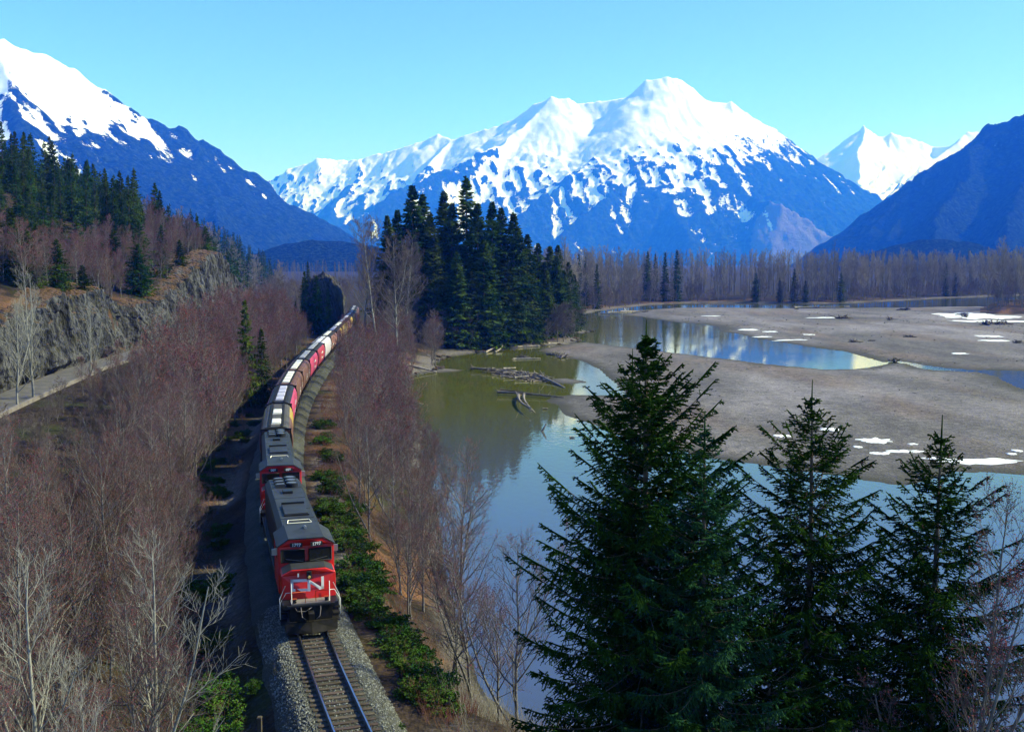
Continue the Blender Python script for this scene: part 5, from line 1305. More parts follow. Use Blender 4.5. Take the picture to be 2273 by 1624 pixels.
def loco(label, number, yc):
    p, d = track_frame(yc)
    # set on the chord between the two bogies
    pa, _ = track_frame(yc - 6.6); pb, _ = track_frame(yc + 6.6)
    dv = (pa - pb).normalized(); c = (pa + pb) / 2
    e = empty('locomotive', tuple(c), math.atan2(dv.y, dv.x))
    tag(e, label, 'locomotive', 'locomotives')
    # local: +x towards the nose, +y to the left of travel, z from the rail
    mb = MB(); mb.box(-10.3, 10.15, -1.5, 1.5, 1.32, 1.58); mb.box(-9.9, 9.7, -0.55, 0.55, 0.85, 1.32)
    fr = mb.build('frame', T_['black'], e, 0.02)
    mb = MB(); mb.loft([[(-3.6, -1.35, 0.75), (-3.6, -1.1, 0.45), (-3.6, 1.1, 0.45), (-3.6, 1.35, 0.75), (-3.6, 1.35, 1.32), (-3.6, -1.35, 1.32)], [(3.4, -1.35, 0.75), (3.4, -1.1, 0.45), (3.4, 1.1, 0.45), (3.4, 1.35, 0.75), (3.4, 1.35, 1.32), (3.4, -1.35, 1.32)]])
    mb.build('fuel_tank', T_['grime'], e, 0.03)
    for bx in (-6.6, 6.6):
        mb = MB()
        for sd in (-1, 1):
            mb.box(bx - 2.5, bx + 2.5, sd * 1.02 - 0.10, sd * 1.02 + 0.10, 0.72, 0.98)
            for k in (-1.9, 0, 1.9):
                mb.box(bx + k - 0.22, bx + k + 0.22, sd * 1.10 - 0.1, sd * 1.10 + 0.1, 0.36, 0.74)
            for k in (-0.95, 0.95): mb.box(bx + k - 0.25, bx + k + 0.25, sd * 1.04 - 0.11, sd * 1.04 + 0.11, 0.5, 0.72)
        bg = mb.build('bogie', T_['grime'], e, 0.02)
        for k in (-1.9, 0, 1.9): wheelset(bg, bx + k, T_['grime'])
    # long hood with chamfered roof edges
    hw = 1.28
    def hood_ring(x, w=hw, top=4.42): return [(x, -w, 1.58), (x, w, 1.58), (x, w, top - 0.30), (x, w - 0.26, top), (x, -w + 0.26, top), (x, -w, top - 0.30)]
    mb = MB(); mb.loft([hood_ring(-9.7), hood_ring(4.95)])
    hood = mb.build('hood', T_['black'], e, 0.015)
    mb = MB(); top = 4.42
    for (x0, x1) in ((-9.62, -6.55), (-6.45, -3.35), (-3.25, -0.15), (-0.05, 2.35), (2.45, 4.88)):
        mb.box(x0, x1, -1.0, 1.0, top + 0.002, top + 0.035)
    mb.build('roof_panel', T_['roof'], hood)
    for x0 in (-8.95, -7.95, -6.95):       # hooded radiator fans
        mb = MB(); mb.loft([[(x0 + 0.42 * math.cos(t), 0.42 + 0.42 * math.sin(t), zz_) for t in np.linspace(0, 6.283, 17)[:-1]] for zz_ in (top + 0.03, top + 0.3)], 0)
        mb.loft([[(x0 - 0.32, -0.75, top + 0.03), (x0 + 0.32, -0.75, top + 0.03), (x0 + 0.32, 0.0, top + 0.03), (x0 - 0.32, 0.0, top + 0.03)], [(x0 - 0.25, -0.70, top + 0.24), (x0 + 0.25, -0.70, top + 0.24), (x0 + 0.25, -0.05, top + 0.24), (x0 - 0.25, -0.05, top + 0.24)]], 0)
        f_ = mb.build('roof_fan', T_['black'], hood)
        mb = MB(); mb.loft([[(x0 + 0.30 * math.cos(t), 0.42 + 0.30 * math.sin(t), zz_) for t in np.linspace(0, 6.283, 13)[:-1]] for zz_ in (top + 0.3, top + 0.33)], 0)
        mb.box(x0 - 0.16, x0 + 0.16, -0.62, -0.12, top + 0.24, top + 0.27)
        mb.build('fan_grille', T_['fan'], f_)
    mb = MB(); mb.box(-5.3, -4.6, -0.35, 0.30, top + 0.03, top + 0.22); mb.build('exhaust_stack', T_['black'], hood, 0.03)
    mb = MB(); mb.box(-0.9, 1.7, -0.72, 0.72, top + 0.04, top + 0.18); mb.build('brake_grid_hatch', T_['roof'], hood, 0.03)
    mb = MB(); mb.box(-0.98, -0.905, -0.72, 0.72, top + 0.04, top + 0.30); mb.build('hatch_vent', T_['black'], hood); mb = MB(); mb.box(1.705, 1.82, -0.78, 0.78, top + 0.036, top + 0.12); mb.build('hatch_sill', T_['black'], hood)
    mb = MB()
    for (xa, ya, xb, yb_) in ((3.0, -0.62, 3.0, 0.62), (3.75, -0.72, 3.75, 0.72), (3.0, -0.62, 3.75, -0.72), (3.0, 0.62, 3.75, 0.72)):
        mb.tube([(xa, ya, top + 0.07), (xb, yb_, top + 0.07)], 0.035, 5)
    mb.build('lifting_frame', T_['steel'], hood)
    for xx in np.arange(-8.8, 4.4, 1.1):
        for sd in (-1, 1):
            mb = MB(); mb.box(xx - 0.46, xx + 0.46, sd * (hw + 0.004) - 0.012, sd * (hw + 0.004) + 0.012, 1.75, 3.85)
            mb.build('hood_door', T_['black'], hood, 0.01)
    # cab
    FX, V = 7.95, 0.30
    def fx(y, base=FX, w=1.55): return base + V * (1 - abs(y) / w)
    ring = [(-1.55, 1.58), (0, 1.58), (1.55, 1.58), (1.55, 4.22), (0.95, 4.62), (0, 4.66), (-0.95, 4.62), (-1.55, 4.22)]
    mb = MB(); mb.loft([[(4.95, y, z) for y, z in ring], [(fx(y), y, z) for y, z in ring]])
    cab = mb.build('cab', T_['red'], e, 0.02)
    mb = MB(); r2 = [(-1.62, 4.20), (-0.98, 4.64), (0, 4.68), (0.98, 4.64), (1.62, 4.20)]
    top_r = [(y, z + 0.05) for y, z in r2]
    mk = lambda x: [(x if x < 6 else x + V * (1 - abs(y) / 1.62), y, z) for y, z in r2] + [(x if x < 6 else x + V * (1 - abs(y) / 1.62), y, z) for y, z in reversed(top_r)]
    mb.loft([mk(4.75), mk(FX + 0.03)])
    cr = mb.build('cab_roof', T_['roof'], cab)
    mb = MB(); mb.tube([(5.7, 0.12, 4.75), (6.0, 0.12, 4.83), (6.25, 0.12, 4.83)], [0.05, 0.07, 0.09], 8); mb.build('horn', T_['steel'], cr)
    for sd in (-1, 1):
        def P(y, z, o=0.0): return (fx(y) + o, sd * y, z)
        mb = MB(); fw = [(0.13, 3.40), (1.40, 3.34), (1.40, 4.06), (0.13, 4.10)]
        mb.loft([[P(y, z, 0.004) for y, z in fw], [P(y, z, 0.022) for y, z in fw]])
        w_ = mb.build('windscreen', T_['glass'], cab)
        mb = MB()
        for (a, b) in zip(fw, fw[1:] + fw[:1]): mb.tube([P(a[0], a[1], 0.03), P(b[0], b[1], 0.03)], 0.028, 5)
        mb.build('window_gasket', T_['black'], w_)
        mb = MB(); mb.tube([P(0.2, 3.42, 0.06), P(1.15, 3.55, 0.06)], 0.016, 5); mb.build('wiper', T_['steel'] if sd < 0 else T_['black'], w_)
        mb = MB(); fb_ = [(0.22, 4.22), (0.90, 4.22), (0.90, 4.46), (0.22, 4.46)]
        mb.loft([[P(y, z, 0.004) for y, z in fb_], [P(y, z, 0.05) for y, z in fb_]])
        nb_ = mb.build('number_board', T_['black'], cab)
        nv_ = Vector((1.55, sd * V, 0)).normalized()
        text_obj('number', number, 0.25, T_['white'], nb_, (fx(0.56) + 0.058, sd * 0.56, 4.34), nv_)
        mb = MB(); mb.box(5.7, 6.9, sd * 1.553 - 0.01, sd * 1.553 + 0.01, 3.3, 4.05); mb.build('side_window', T_['glass'], cab)
        mb = MB(); mb.loft([[(7.2, sd * 1.56, 4.0), (7.2, sd * 1.86, 3.95), (7.2, sd * 1.86, 3.6), (7.2, sd * 1.56, 3.6)], [(7.26, sd * 1.56, 4.0), (7.26, sd * 1.86, 3.95), (7.26, sd * 1.86, 3.6), (7.26, sd * 1.56, 3.6)]]); mb.build('mirror', T_['steel'], cab)
    # nose
    NX = 9.15
    nr = [(-1.48, 1.58), (0, 1.58), (1.48, 1.58), (1.48, 2.92), (0.92, 3.22), (0, 3.26), (-0.92, 3.22), (-1.48, 2.92)]
    def nf(y): return NX + V * (1 - abs(y) / 1.48)
    mb = MB(); mb.loft([[(7.8, y, z + (0.10 if z > 2 else 0)) for y, z in nr], [(nf(y), y, z) for y, z in nr]])
    nose = mb.build('nose', T_['red'], e, 0.03)
    mb = MB(); tp = [(-1.40, 2.985), (-0.92, 3.235), (0, 3.275), (0.92, 3.235), (1.40, 2.985)]
    mb.loft([[(8.0, y, z + 0.09) for y, z in tp], [(nf(y) - 0.10, y, z + 0.012) for y, z in tp]], 0, False, False, False)
    mb.build('anti_glare_panel', T_['roof'], nose)
    # joined letters on the nose
    path = [(-0.20, 2.66), (-0.92, 2.66), (-0.92, 2.12), (-0.02, 2.12), (-0.02, 2.62), (0.60, 2.14), (0.74, 2.14), (0.74, 2.70)]
    th = 0.075
    logo = MB()
    def strip(a, b):
        a, b = np.array(a), np.array(b); dd = (b - a) / np.linalg.norm(b - a); nn_ = np.array([-dd[1], dd[0]]) * th
        a2, b2 = a - dd * th, b + dd * th
        q = [a2 + nn_, b2 + nn_, b2 - nn_, a2 - nn_]
        logo.loft([[(nf(y) + 0.006, y, z) for y, z in q], [(nf(y) + 0.02, y, z) for y, z in q]])
    for a, b in zip(path[:-1], path[1:]):
        if a[0] * b[0] < 0:
            t = a[0] / (a[0] - b[0]); mpt = (0.0, a[1] + (b[1] - a[1]) * t); strip(a, mpt); strip(mpt, b)
        else: strip(a, b)
    lg = logo.build('railway_logo', T_['white'], nose); tag(lg, 'white joined letters CN')
    mb = MB(); mb.box(nf(0.58) + 0.004, nf(0.58) + 0.02, -0.62, -0.54, 2.86, 3.06); mb.build('nose_marking', T_['white'], nose)
    mb = MB(); mb.box(nf(0) - 0.06, nf(0) + 0.07, -0.14, 0.14, 2.74, 3.18)
    hb = mb.build('headlight_housing', T_['black'], nose, 0.03)
    for z_ in (2.86, 3.06):
        mb = MB(); mb.tube([(nf(0) + 0.07, 0, z_), (nf(0) + 0.11, 0, z_)], [0.085, 0.075], 12); mb.build('headlight', T_['lamp'] if z_ < 3 else T_['glass'], hb)
    # front platform, rails, steps, pilot
    mb = MB(); mb.box(9.45, 10.2, -1.05, 1.05, 1.585, 1.64); mb.build('front_deck', T_['grey'], e)
    for sd in (-1, 1):
        mb = MB(); mb.box(10.02, 10.16, sd * 0.86 - 0.1, sd * 0.86 + 0.1, 1.66, 1.86); dl = mb.build('ditch_light', T_['black'], e, 0.03)
        mb = MB(); mb.tube([(10.16, sd * 0.86, 1.76), (10.19, sd * 0.86, 1.76)], 0.075, 10); mb.build('lens', T_['glass'], dl)
        mb = MB(); mb.box(10.02, 10.16, sd * 0.86 - 0.12, sd * 0.86 + 0.12, 1.865, 1.90); mb.build('light_hood', T_['orange'], dl)
        mb = MB()
        mb.tube([(10.12, sd * 1.02, 1.6), (10.12, sd * 1.02, 2.75)], 0.022, 5)
        mb.tube([(10.12, sd * 1.02, 2.25), (9.95, sd * 1.30, 2.20), (9.9, sd * 1.62, 1.65), (9.9, sd * 1.62, 0.75)], 0.022, 5)
        mb.tube([(9.45, sd * 1.30, 2.45), (9.45, sd * 1.62, 1.75), (9.45, sd * 1.62, 0.75)], 0.022, 5)
        mb.build('handrail', T_['white'], e)
        mb = MB(); mb.tube([(10.12, sd * 1.0, 2.25), (10.12, sd * 0.25, 2.25)], 0.018, 5); mb.tube([(10.12, sd * 0.28, 2.25), (10.12, sd * 0.28, 1.6)], 0.018, 5); mb.build('gate_rail', T_['orange'], e)
        mb = MB()
        for k, z_ in enumerate((0.45, 0.80, 1.15)): mb.box(9.35, 10.0, sd * 1.42 - 0.18, sd * 1.42 + 0.18, z_, z_ + 0.05)
        mb.box(9.30, 9.35, sd * 1.42 - 0.18, sd * 1.42 + 0.18, 0.4, 1.4); mb.build('steps', T_['grime'], e)
        mb = MB()   # side walkway rail
        for xx in np.arange(-9.6, 4.6, 2.0): mb.tube([(xx, sd * 1.46, 1.58), (xx, sd * 1.46, 2.6)], 0.02, 5)
        mb.tube([(-9.6, sd * 1.46, 2.6), (4.4, sd * 1.46, 2.6)], 0.02, 5); mb.build('side_rail', T_['black'], e)
    mb = MB(); mb.box(10.12, 10.20, -1.15, 1.15, 0.60, 1.50); mb.build('pilot_plate', T_['grime'], e, 0.02)
    mb = MB(); mb.box(10.15, 10.34, -1.28, 1.28, 1.46, 1.58); mb.build('anticlimber', T_['black'], e, 0.02)
    mb = MB(); mb.loft([[(10.30, -1.42, 0.66), (10.48, 0, 0.66), (10.30, 1.42, 0.66), (10.22, 1.42, 0.66), (10.22, -1.42, 0.66)], [(10.50, -1.40, 0.14), (10.85, 0, 0.10), (10.50, 1.40, 0.14), (10.36, 1.40, 0.14), (10.36, -1.40, 0.14)]]); mb.build('snow_plough', T_['grime'], e, 0.015)
    mb = MB(); mb.box(10.2, 10.75, -0.13, 0.13, 0.98, 1.22); mb.box(10.7, 11.0, -0.20, 0.10, 0.92, 1.27); mb.tube([(10.3, -0.15, 1.35), (10.75, -0.2, 1.3), (10.8, -0.22, 0.75)], 0.02, 5)
    mb.build('coupler', T_['grime'], e, 0.02)
    mb = MB()
    for sd, yy_ in ((-1, 0.55), (1, 0.5)):
        mb.tube([(10.27, sd * yy_, 1.5), (10.42, sd * yy_, 1.35), (10.45, sd * (yy_ - 0.05), 0.95), (10.5, sd * (yy_ - 0.25), 0.8)], 0.028, 6)
    mb.tube([(10.3, -0.9, 1.55), (10.34, -0.75, 1.25), (10.34, -0.3, 1.22), (10.3, 0.05, 1.42)], 0.022, 6)
    mb.build('air_hose', T_['grey'], e)
    mb = MB(); mb.box(-10.85, -10.3, -0.13, 0.13, 0.98, 1.22); mb.build('rear_coupler', T_['grime'], e)
    return e

# positions along the line: walk the centre line from the nose
yl = np.arange(30, 900, 0.05); xl = track_x(yl); sl4 = np.concatenate([[0], np.cumsum(np.hypot(np.diff(xl), np.diff(yl)))])
def y_at(y0, dist): return float(np.interp(np.interp(y0, yl, sl4) + dist, sl4, yl))
Y_FRONT = 54.2
loco('leading red and black locomotive at the head of the train', '1787', y_at(Y_FRONT, 10.6))
loco('second red and black locomotive, coupled behind the leading one', '058', y_at(Y_FRONT, 10.6 + 21.8))

def hopper_mats(name, side, side2, roof, hatch, split):
    m = bpy.data.materials.new(name + '_side'); m.use_nodes = True
    N, Lk = m.node_tree.nodes, m.node_tree.links; b = N['Principled BSDF']
    b.inputs['Roughness'].default_value = 0.5; b.inputs['Specular IOR Level'].default_value = 0.3
    tc = N.new('ShaderNodeTexCoord'); sx = N.new('ShaderNodeSeparateXYZ'); Lk.new(tc.outputs['Object'], sx.inputs[0])
    mr = N.new('ShaderNodeMapRange'); mr.inputs[1].default_value = split; mr.inputs[2].default_value = split + 0.05; Lk.new(sx.outputs[0 if split > 50 else 0], mr.inputs[0])
    mx = N.new('ShaderNodeMix'); mx.data_type = 'RGBA'; mx.inputs[6].default_value = side + (1,); mx.inputs[7].default_value = side2 + (1,); Lk.new(mr.outputs[0], mx.inputs[0])
    t = N.new('ShaderNodeTexNoise'); t.inputs['Scale'].default_value = 1.0; t.inputs['Detail'].default_value = 6; mp = N.new('ShaderNodeMapping'); mp.inputs['Scale'].default_value = (3.0, 3.0, 0.5); Lk.new(tc.outputs['Object'], mp.inputs[0]); Lk.new(mp.outputs[0], t.inputs[0])
    m2 = N.new('ShaderNodeMix'); m2.data_type = 'RGBA'; m2.blend_type = 'MULTIPLY'; m2.inputs[0].default_value = 0.55
    cr = N.new('ShaderNodeMapRange'); cr.inputs[1].default_value = 0.3; cr.inputs[2].default_value = 0.7; cr.inputs[3].default_value = 0.55; cr.inputs[4].default_value = 1.2; Lk.new(t.outputs[0], cr.inputs[0])
    Lk.new(mx.outputs[2], m2.inputs[6]); Lk.new(cr.outputs[0], m2.inputs[7]); Lk.new(m2.outputs[2], b.inputs['Base Color'])
    return [m, pmat(name + '_roof', roof, 0.7, 0.25, (1.5, tuple(c * 0.65 for c in roof), 0.42, 0.68)), pmat(name + '_hatch', hatch, 0.55, 0.3, (2.0, tuple(c * 0.8 for c in hatch), 0.45, 0.7))]
BR, YE, PK, RD, WH, MB_ = (0.15, 0.070, 0.052), (0.42, 0.29, 0.06), (0.46, 0.055, 0.13), (0.38, 0.04, 0.065), (0.55, 0.50, 0.56), (0.27, 0.13, 0.12)
GR, BK = (0.085, 0.075, 0.065), (0.024, 0.024, 0.028)
HL, HW, HB = (0.50, 0.47, 0.58), (0.78, 0.74, 0.64), (0.34, 0.33, 0.36)
CARS = [('brown and yellow grain hopper with grey roof, first behind the locomotives', YE, BR, GR, HW, 0.0, [1, 0, 2, 0], 'band'),
 ('pinkish red grain hopper with black roof, second car of the train', PK, PK, BK, HL, 99, [1, 1, 1, 1], 'logo'),
 ('brown grain hopper with four white hatches, third car of the train', BR, BR, (0.13, 0.06, 0.045), HW, 99, [1, 1, 1, 1], 'bar'),
 ('brown grain hopper with white hatches, fourth car of the train', BR, BR, (0.13, 0.06, 0.045), HW, 99, [1, 1, 1, 1], 'bar'),
 ('red grain hopper with white lettering and black roof, fifth car of the train', PK, RD, BK, HB, 99, [1, 1, 1, 1], 'logo'),
 ('red grain hopper with white lettering just before the white hopper', RD, RD, BK, HB, 99, [1, 1, 1, 1], 'logo'),
 ('white grain hopper in the middle of the train', WH, WH, (0.62, 0.58, 0.66), (0.75, 0.73, 0.78), 99, [1, 1, 0, 1], None),
 ('dull rose-brown grain hopper directly behind the white one', MB_, MB_, BK, HW, 99, [1, 1, 1, 1], 'band'),
 ('yellow and brown grain hopper, second behind the white one', YE, BR, BK, HL, -3.0, [1, 1, 1, 1], 'band'),
 ('yellow grain hopper with dark roof, third behind the white one', YE, BR, BK, HW, 5.0, [1, 1, 1, 1], None),
 ('brown and yellow grain hopper, fourth behind the white one', MB_, YE, BK, HL, 3.0, [1, 1, 1, 1], None),
 ('yellow-banded grain hopper, fifth behind the white one', YE, BR, BK, HL, 4.0, [1, 1, 1, 1], None),
 ('last yellow grain hopper in sunlight before the shade', YE, BR, BK, HL, 6.0, [1, 1, 1, 1], None),
 ('dark shaded grain hopper near the rock outcrop', BR, BR, BK, HB, 99, [1, 1, 1, 1], None),
 ('dark grain hopper entering the trees at the rock outcrop', BR, BR, BK, HB, 99, [1, 1, 1, 1], None),
 ('last visible grain hopper, almost hidden by trees', BR, BR, BK, HB, 99, [1, 1, 1, 1], None)]
HALF = 8.35
xsec = [(1.18, 1.15), (1.42, 1.7), (1.56, 2.4), (1.60, 3.0), (1.56, 3.55), (1.42, 4.02), (1.22, 4.30)]
def hopper(spec, yc, first=False):
    lab, c1, c2, rf, ht, split, hts_, mark = spec
    pa, _ = track_frame(yc - 6.0); pb, _ = track_frame(yc + 6.0); dv = (pa - pb).normalized(); c = (pa + pb) / 2
    e = empty('grain_hopper_car', tuple(c), math.atan2(dv.y, dv.x)); tag(e, lab, 'rail car', 'grain hopper cars of the train')
    ms = hopper_mats('hopper%d' % len([o for o in bpy.data.objects if o.name.startswith('grain_hopper')]), c1, c2, rf, ht, split)
    mb = MB()
    full = [(y, z) for y, z in xsec] + [(-y, z) for y, z in reversed(xsec)]
    xs = np.linspace(-HALF + 0.55, HALF - 0.55, 15)
    rings = [[(x, y, z) for y, z in full] for x in xs]
    # sloping end sheets
    rings = [[(-HALF + 0.1 + max(0, (2.6 - z)) * 0.8 if False else -HALF + 0.35, y * 0.97, max(z, 1.9)) for y, z in full]] + rings + [[(HALF - 0.35, y * 0.97, max(z, 1.9)) for y, z in full]]
    mb.loft(rings, 0, True)
    body = mb.build('body', [ms[0]], e)
    mb = MB(); r0 = [(1.26, 4.28), (0.95, 4.46), (0.5, 4.52), (-0.5, 4.52), (-0.95, 4.46), (-1.26, 4.28)]
    mb.loft([[(-HALF + 0.25, y, z) for y, z in r0], [(HALF - 0.25, y, z) for y, z in r0]], 0, False)
    roof = mb.build('roof', [ms[1]], e, 0.02)
    mb = MB(); mb.box(-HALF + 0.3, HALF - 0.3, -0.72, -0.48, 4.56, 4.60); mb.box(-HALF + 0.3, HALF - 0.3, 0.48, 0.72, 4.56, 4.60); mb.build('running_board', T_['grime'], roof)
    step = (2 * HALF - 3.0) / 4
    for k, hv_ in enumerate(hts_):
        x0 = HALF - 1.5 - (k + 0.5) * step
        if hv_ == 0:
            mb = MB(); mb.box(x0 - 1.4, x0 + 1.4, -0.44, 0.44, 4.525, 4.58); mb.build('roof_hatch', [ms[1]], roof, 0.02); continue
        mb = MB(); mb.loft([[(x0 - 1.38, -0.46, 4.53), (x0 + 1.38, -0.46, 4.53), (x0 + 1.38, 0.46, 4.53), (x0 - 1.38, 0.46, 4.53)], [(x0 - 1.33, -0.40, 4.68), (x0 + 1.33, -0.40, 4.68), (x0 + 1.33, 0.40, 4.68), (x0 - 1.33, 0.40, 4.68)]])
        mb.build('roof_hatch', [ms[2]], roof, 0.02)
    mb = MB()    # end bulkhead frame, sill and platforms
    for sg in (-1, 1):
        mb.box(*sorted((sg * (HALF - 0.05), sg * (HALF - 0.25))), -1.45, 1.45, 4.18, 4.34)
        for yy_ in (-1.38, 1.38): mb.box(*sorted((sg * (HALF - 0.05), sg * (HALF - 0.2))), yy_ - 0.06, yy_ + 0.06, 1.1, 4.2)
        mb.box(*sorted((sg * HALF, sg * (HALF - 1.2))), -1.45, 1.45, 0.98, 1.15)
        mb.box(*sorted((sg * (HALF + 0.65), sg * (HALF - 0.4))), -0.12, 0.12, 0.82, 1.05)
    mb.box(-HALF, HALF, -1.5, -1.38, 0.98, 1.18); mb.box(-HALF, HALF, 1.38, 1.5, 0.98, 1.18)
    mb.build('underframe', T_['grime'], e)
    mb = MB()
    for k in range(4):
        x0 = HALF - 2.6 - (k + 0.5) * (2 * HALF - 5.2) / 4
        mb.loft([[(x0 - 1.3, -1.1, 1.2), (x0 + 1.3, -1.1, 1.2), (x0 + 1.3, 1.1, 1.2), (x0 - 1.3, 1.1, 1.2)], [(x0 - 0.4, -0.5, 0.45), (x0 + 0.4, -0.5, 0.45), (x0 + 0.4, 0.5, 0.45), (x0 - 0.4, 0.5, 0.45)]])
    mb.build('discharge_chute', [ms[0]], e)
    for bx in (-6.0, 6.0):
        mb = MB()
        for sd in (-1, 1): mb.box(bx - 1.15, bx + 1.15, sd * 1.02 - 0.08, sd * 1.02 + 0.08, 0.42, 0.72)
        mb.box(bx - 0.18, bx + 0.18, -1.1, 1.1, 0.5, 0.85)
        bg = mb.build('bogie', T_['grime'], e)
        for k in (-0.9, 0.9): wheelset(bg, bx + k, T_['grime'], 0.46)
    # markings on the flanks (local -y and +y)
    for sd in (-1, 1):
        sy = lambda z: sd * (float(np.interp(z, [b for a, b in xsec], [a for a, b in xsec])) + 0.012)
        if mark == 'logo':
            pts_ = [(1.0, 3.3), (2.6, 3.3), (2.6, 2.3), (0.2, 2.3), (0.2, 3.3), (-1.3, 2.3), (-1.3, 3.3)]
            mk_ = MB()
            for (ax, az), (bx, bz) in zip(pts_[:-1], pts_[1:]):
                dd = np.array([bx - ax, bz - az]); dd /= np.linalg.norm(dd); nn_ = np.array([-dd[1], dd[0]]) * 0.16
                a_, b_ = np.array([ax, az]) - dd * 0.16, np.array([bx, bz]) + dd * 0.16
                q = [a_ + nn_, b_ + nn_, b_ - nn_, a_ - nn_]
                mk_.loft([[(x * -sd, sy(z), z) for x, z in q], [(x * -sd, sy(z) + sd * 0.012, z) for x, z in q]])
            mk_.build('side_logo', T_['white'], body)
        elif mark == 'bar':
            mk_ = MB()
            for (xa, xb) in ((0.4, 1.5), (-5.5, -4.9)):
                for za, zb in ((2.2, 2.7), (2.7, 3.2)):
                    mk_.poly([(xa, sy(za), za), (xb, sy(za), za), (xb, sy(zb), zb), (xa, sy(zb), zb)])
            mk_.build('side_marking', T_['white'], body)
        elif mark == 'band':
            mk_ = MB()
            for za, zb in ((2.1, 2.4), (2.4, 2.7)):
                mk_.poly([(3.5, sy(za), za), (6.3, sy(za), za), (6.3, sy(zb), zb), (3.5, sy(zb), zb)])
            mk_.build('side_marking', T_['white'], body)
    return e
d0 = 21.8 * 2 + 0.25
for k, spec in enumerate(CARS):
    hopper(spec, y_at(Y_FRONT, d0 + HALF + 0.6 + k * (2 * HALF + 1.15)))
# ---------------------------------------------------------------- shrubs along the line
def shrub_mesh(seed, R=1.0):
    r = np.random.default_rng(seed); mb = MB()
    n = 34
    az = r.random(n) * 6.28; el = r.uniform(0.15, 1.25, n); L = R * r.uniform(0.7, 1.15, n)
    d = np.stack([np.cos(az) * np.cos(el), np.sin(az) * np.cos(el), np.sin(el) * 0.9], -1)
    s = np.linspace(0, 1, 5)[None, :, None]
    P = d[:, None] * L[:, None, None] * s + np.array([0, 0, -0.18]) * s ** 2 * L[:, None, None]
    mb.tubes(P, np.repeat((0.018 * (1 - 0.8 * np.linspace(0, 1, 5)))[None], n, 0), 3, 0)
    Rr = np.full((n, 5), 0.015)
    B2, R2 = grow(r, P, Rr, 11, 0.25, 1.0, 0.8, lambda t: 0.34 * (1.2 - t) * R + 0.06, 3, -0.1, 0.12, 0.04, 0.5, 0.008, flat=0.6)
    mb.tubes(B2, R2, 3, 0)
    nn = len(B2); m = 9
    t = (np.arange(m)[None] + r.random((nn, m))) / m
    p = B2[:, :1] * (1 - t[..., None]) + B2[:, 2:] * t[..., None]
    T = nrm(B2[:, 2] - B2[:, 0])[:, None]
    dd = nrm(T * 0.6 + r.normal(0, 0.8, (nn, m, 3))) * (0.05 + 0.07 * r.random((nn, m, 1))) * R ** 0.5
    w = nrm(np.cross(dd, r.normal(0, 1, (nn, m, 3)))) * 0.030 * R ** 0.5
    V_ = np.stack([p, p + dd * 0.5 + w, p + dd, p + dd * 0.5 - w], 2).reshape(-1, 3)
    mb.add(V_, np.arange(len(V_)).reshape(-1, 4), 1, False)
    return mb.mesh('shrub', [M['sbark'], M['shrub']])
SH = [shrub_mesh(900 + k) for k in range(4)]
SHRUB_POS = []
def shrub(x, y, s, label, group=None, name='evergreen_shrub'):
    e = empty(name, (x, y, float(gz(x, y)[0]) - 0.05), rp.uniform(0, 6.28), s)
    e.scale = (s, s, s * 0.8)
    mobj('foliage', SH[rp.integers(0, 4)], e)
    tag(e, label, 'shrub', group)
rq = np.random.default_rng(77)
cl = [(50.5, 5.3), (54.5, 5.6), (58, 5.2), (62, 5.0), (66, 4.9), (70, 5.2), (77, 5.6), (81, 5.0), (85, 5.2), (94, 6.0), (99, 5.4), (112, 6.0), (122, 5.6), (133, 5.6)]
for (y, u) in cl:
    for k in range(6 if y < 90 else 4):
        yy = y + rq.normal(0, 2.0); uu = u - 1.1 + abs(rq.normal(0, 1.2))
        shrub(float(track_x(yy)) + uu, yy, rq.uniform(0.95, 1.8), 'bushy green shrub on the embankment right of the train', 'green shrubs right of the train')
shrub(-5.4, 44.3, 0.9, 'isolated small green shrub on the gravel right of the track ahead of the train')
for (x, y, s) in [(-0.6, 40.3, 1.0), (0.4, 39.4, 0.8), (-0.2, 41.6, 0.9)]:
    shrub(x, y, s, 'green shrub at the bottom edge right of the track', 'green shrubs at the bottom edge')
for (x, y, s) in [(-14.8, 51.0, 1.7), (-14.2, 49.0, 1.6), (-15.6, 52.6, 1.5), (-13.7, 47.3, 1.5), (-15.0, 46.8, 1.4), (-13.0, 50.4, 0.8)]:
    shrub(x, y, s, 'bright green shrub in the lower left beside the ballast', 'green shrubs left of the ballast')
for k in range(44):
    yy = rq.uniform(58, 170); shrub(float(track_x(yy)) - rq.uniform(4.6, 9), yy, rq.uniform(0.8, 1.6), 'low green shrub in the shade left of the train', 'shaded shrubs left of the train')

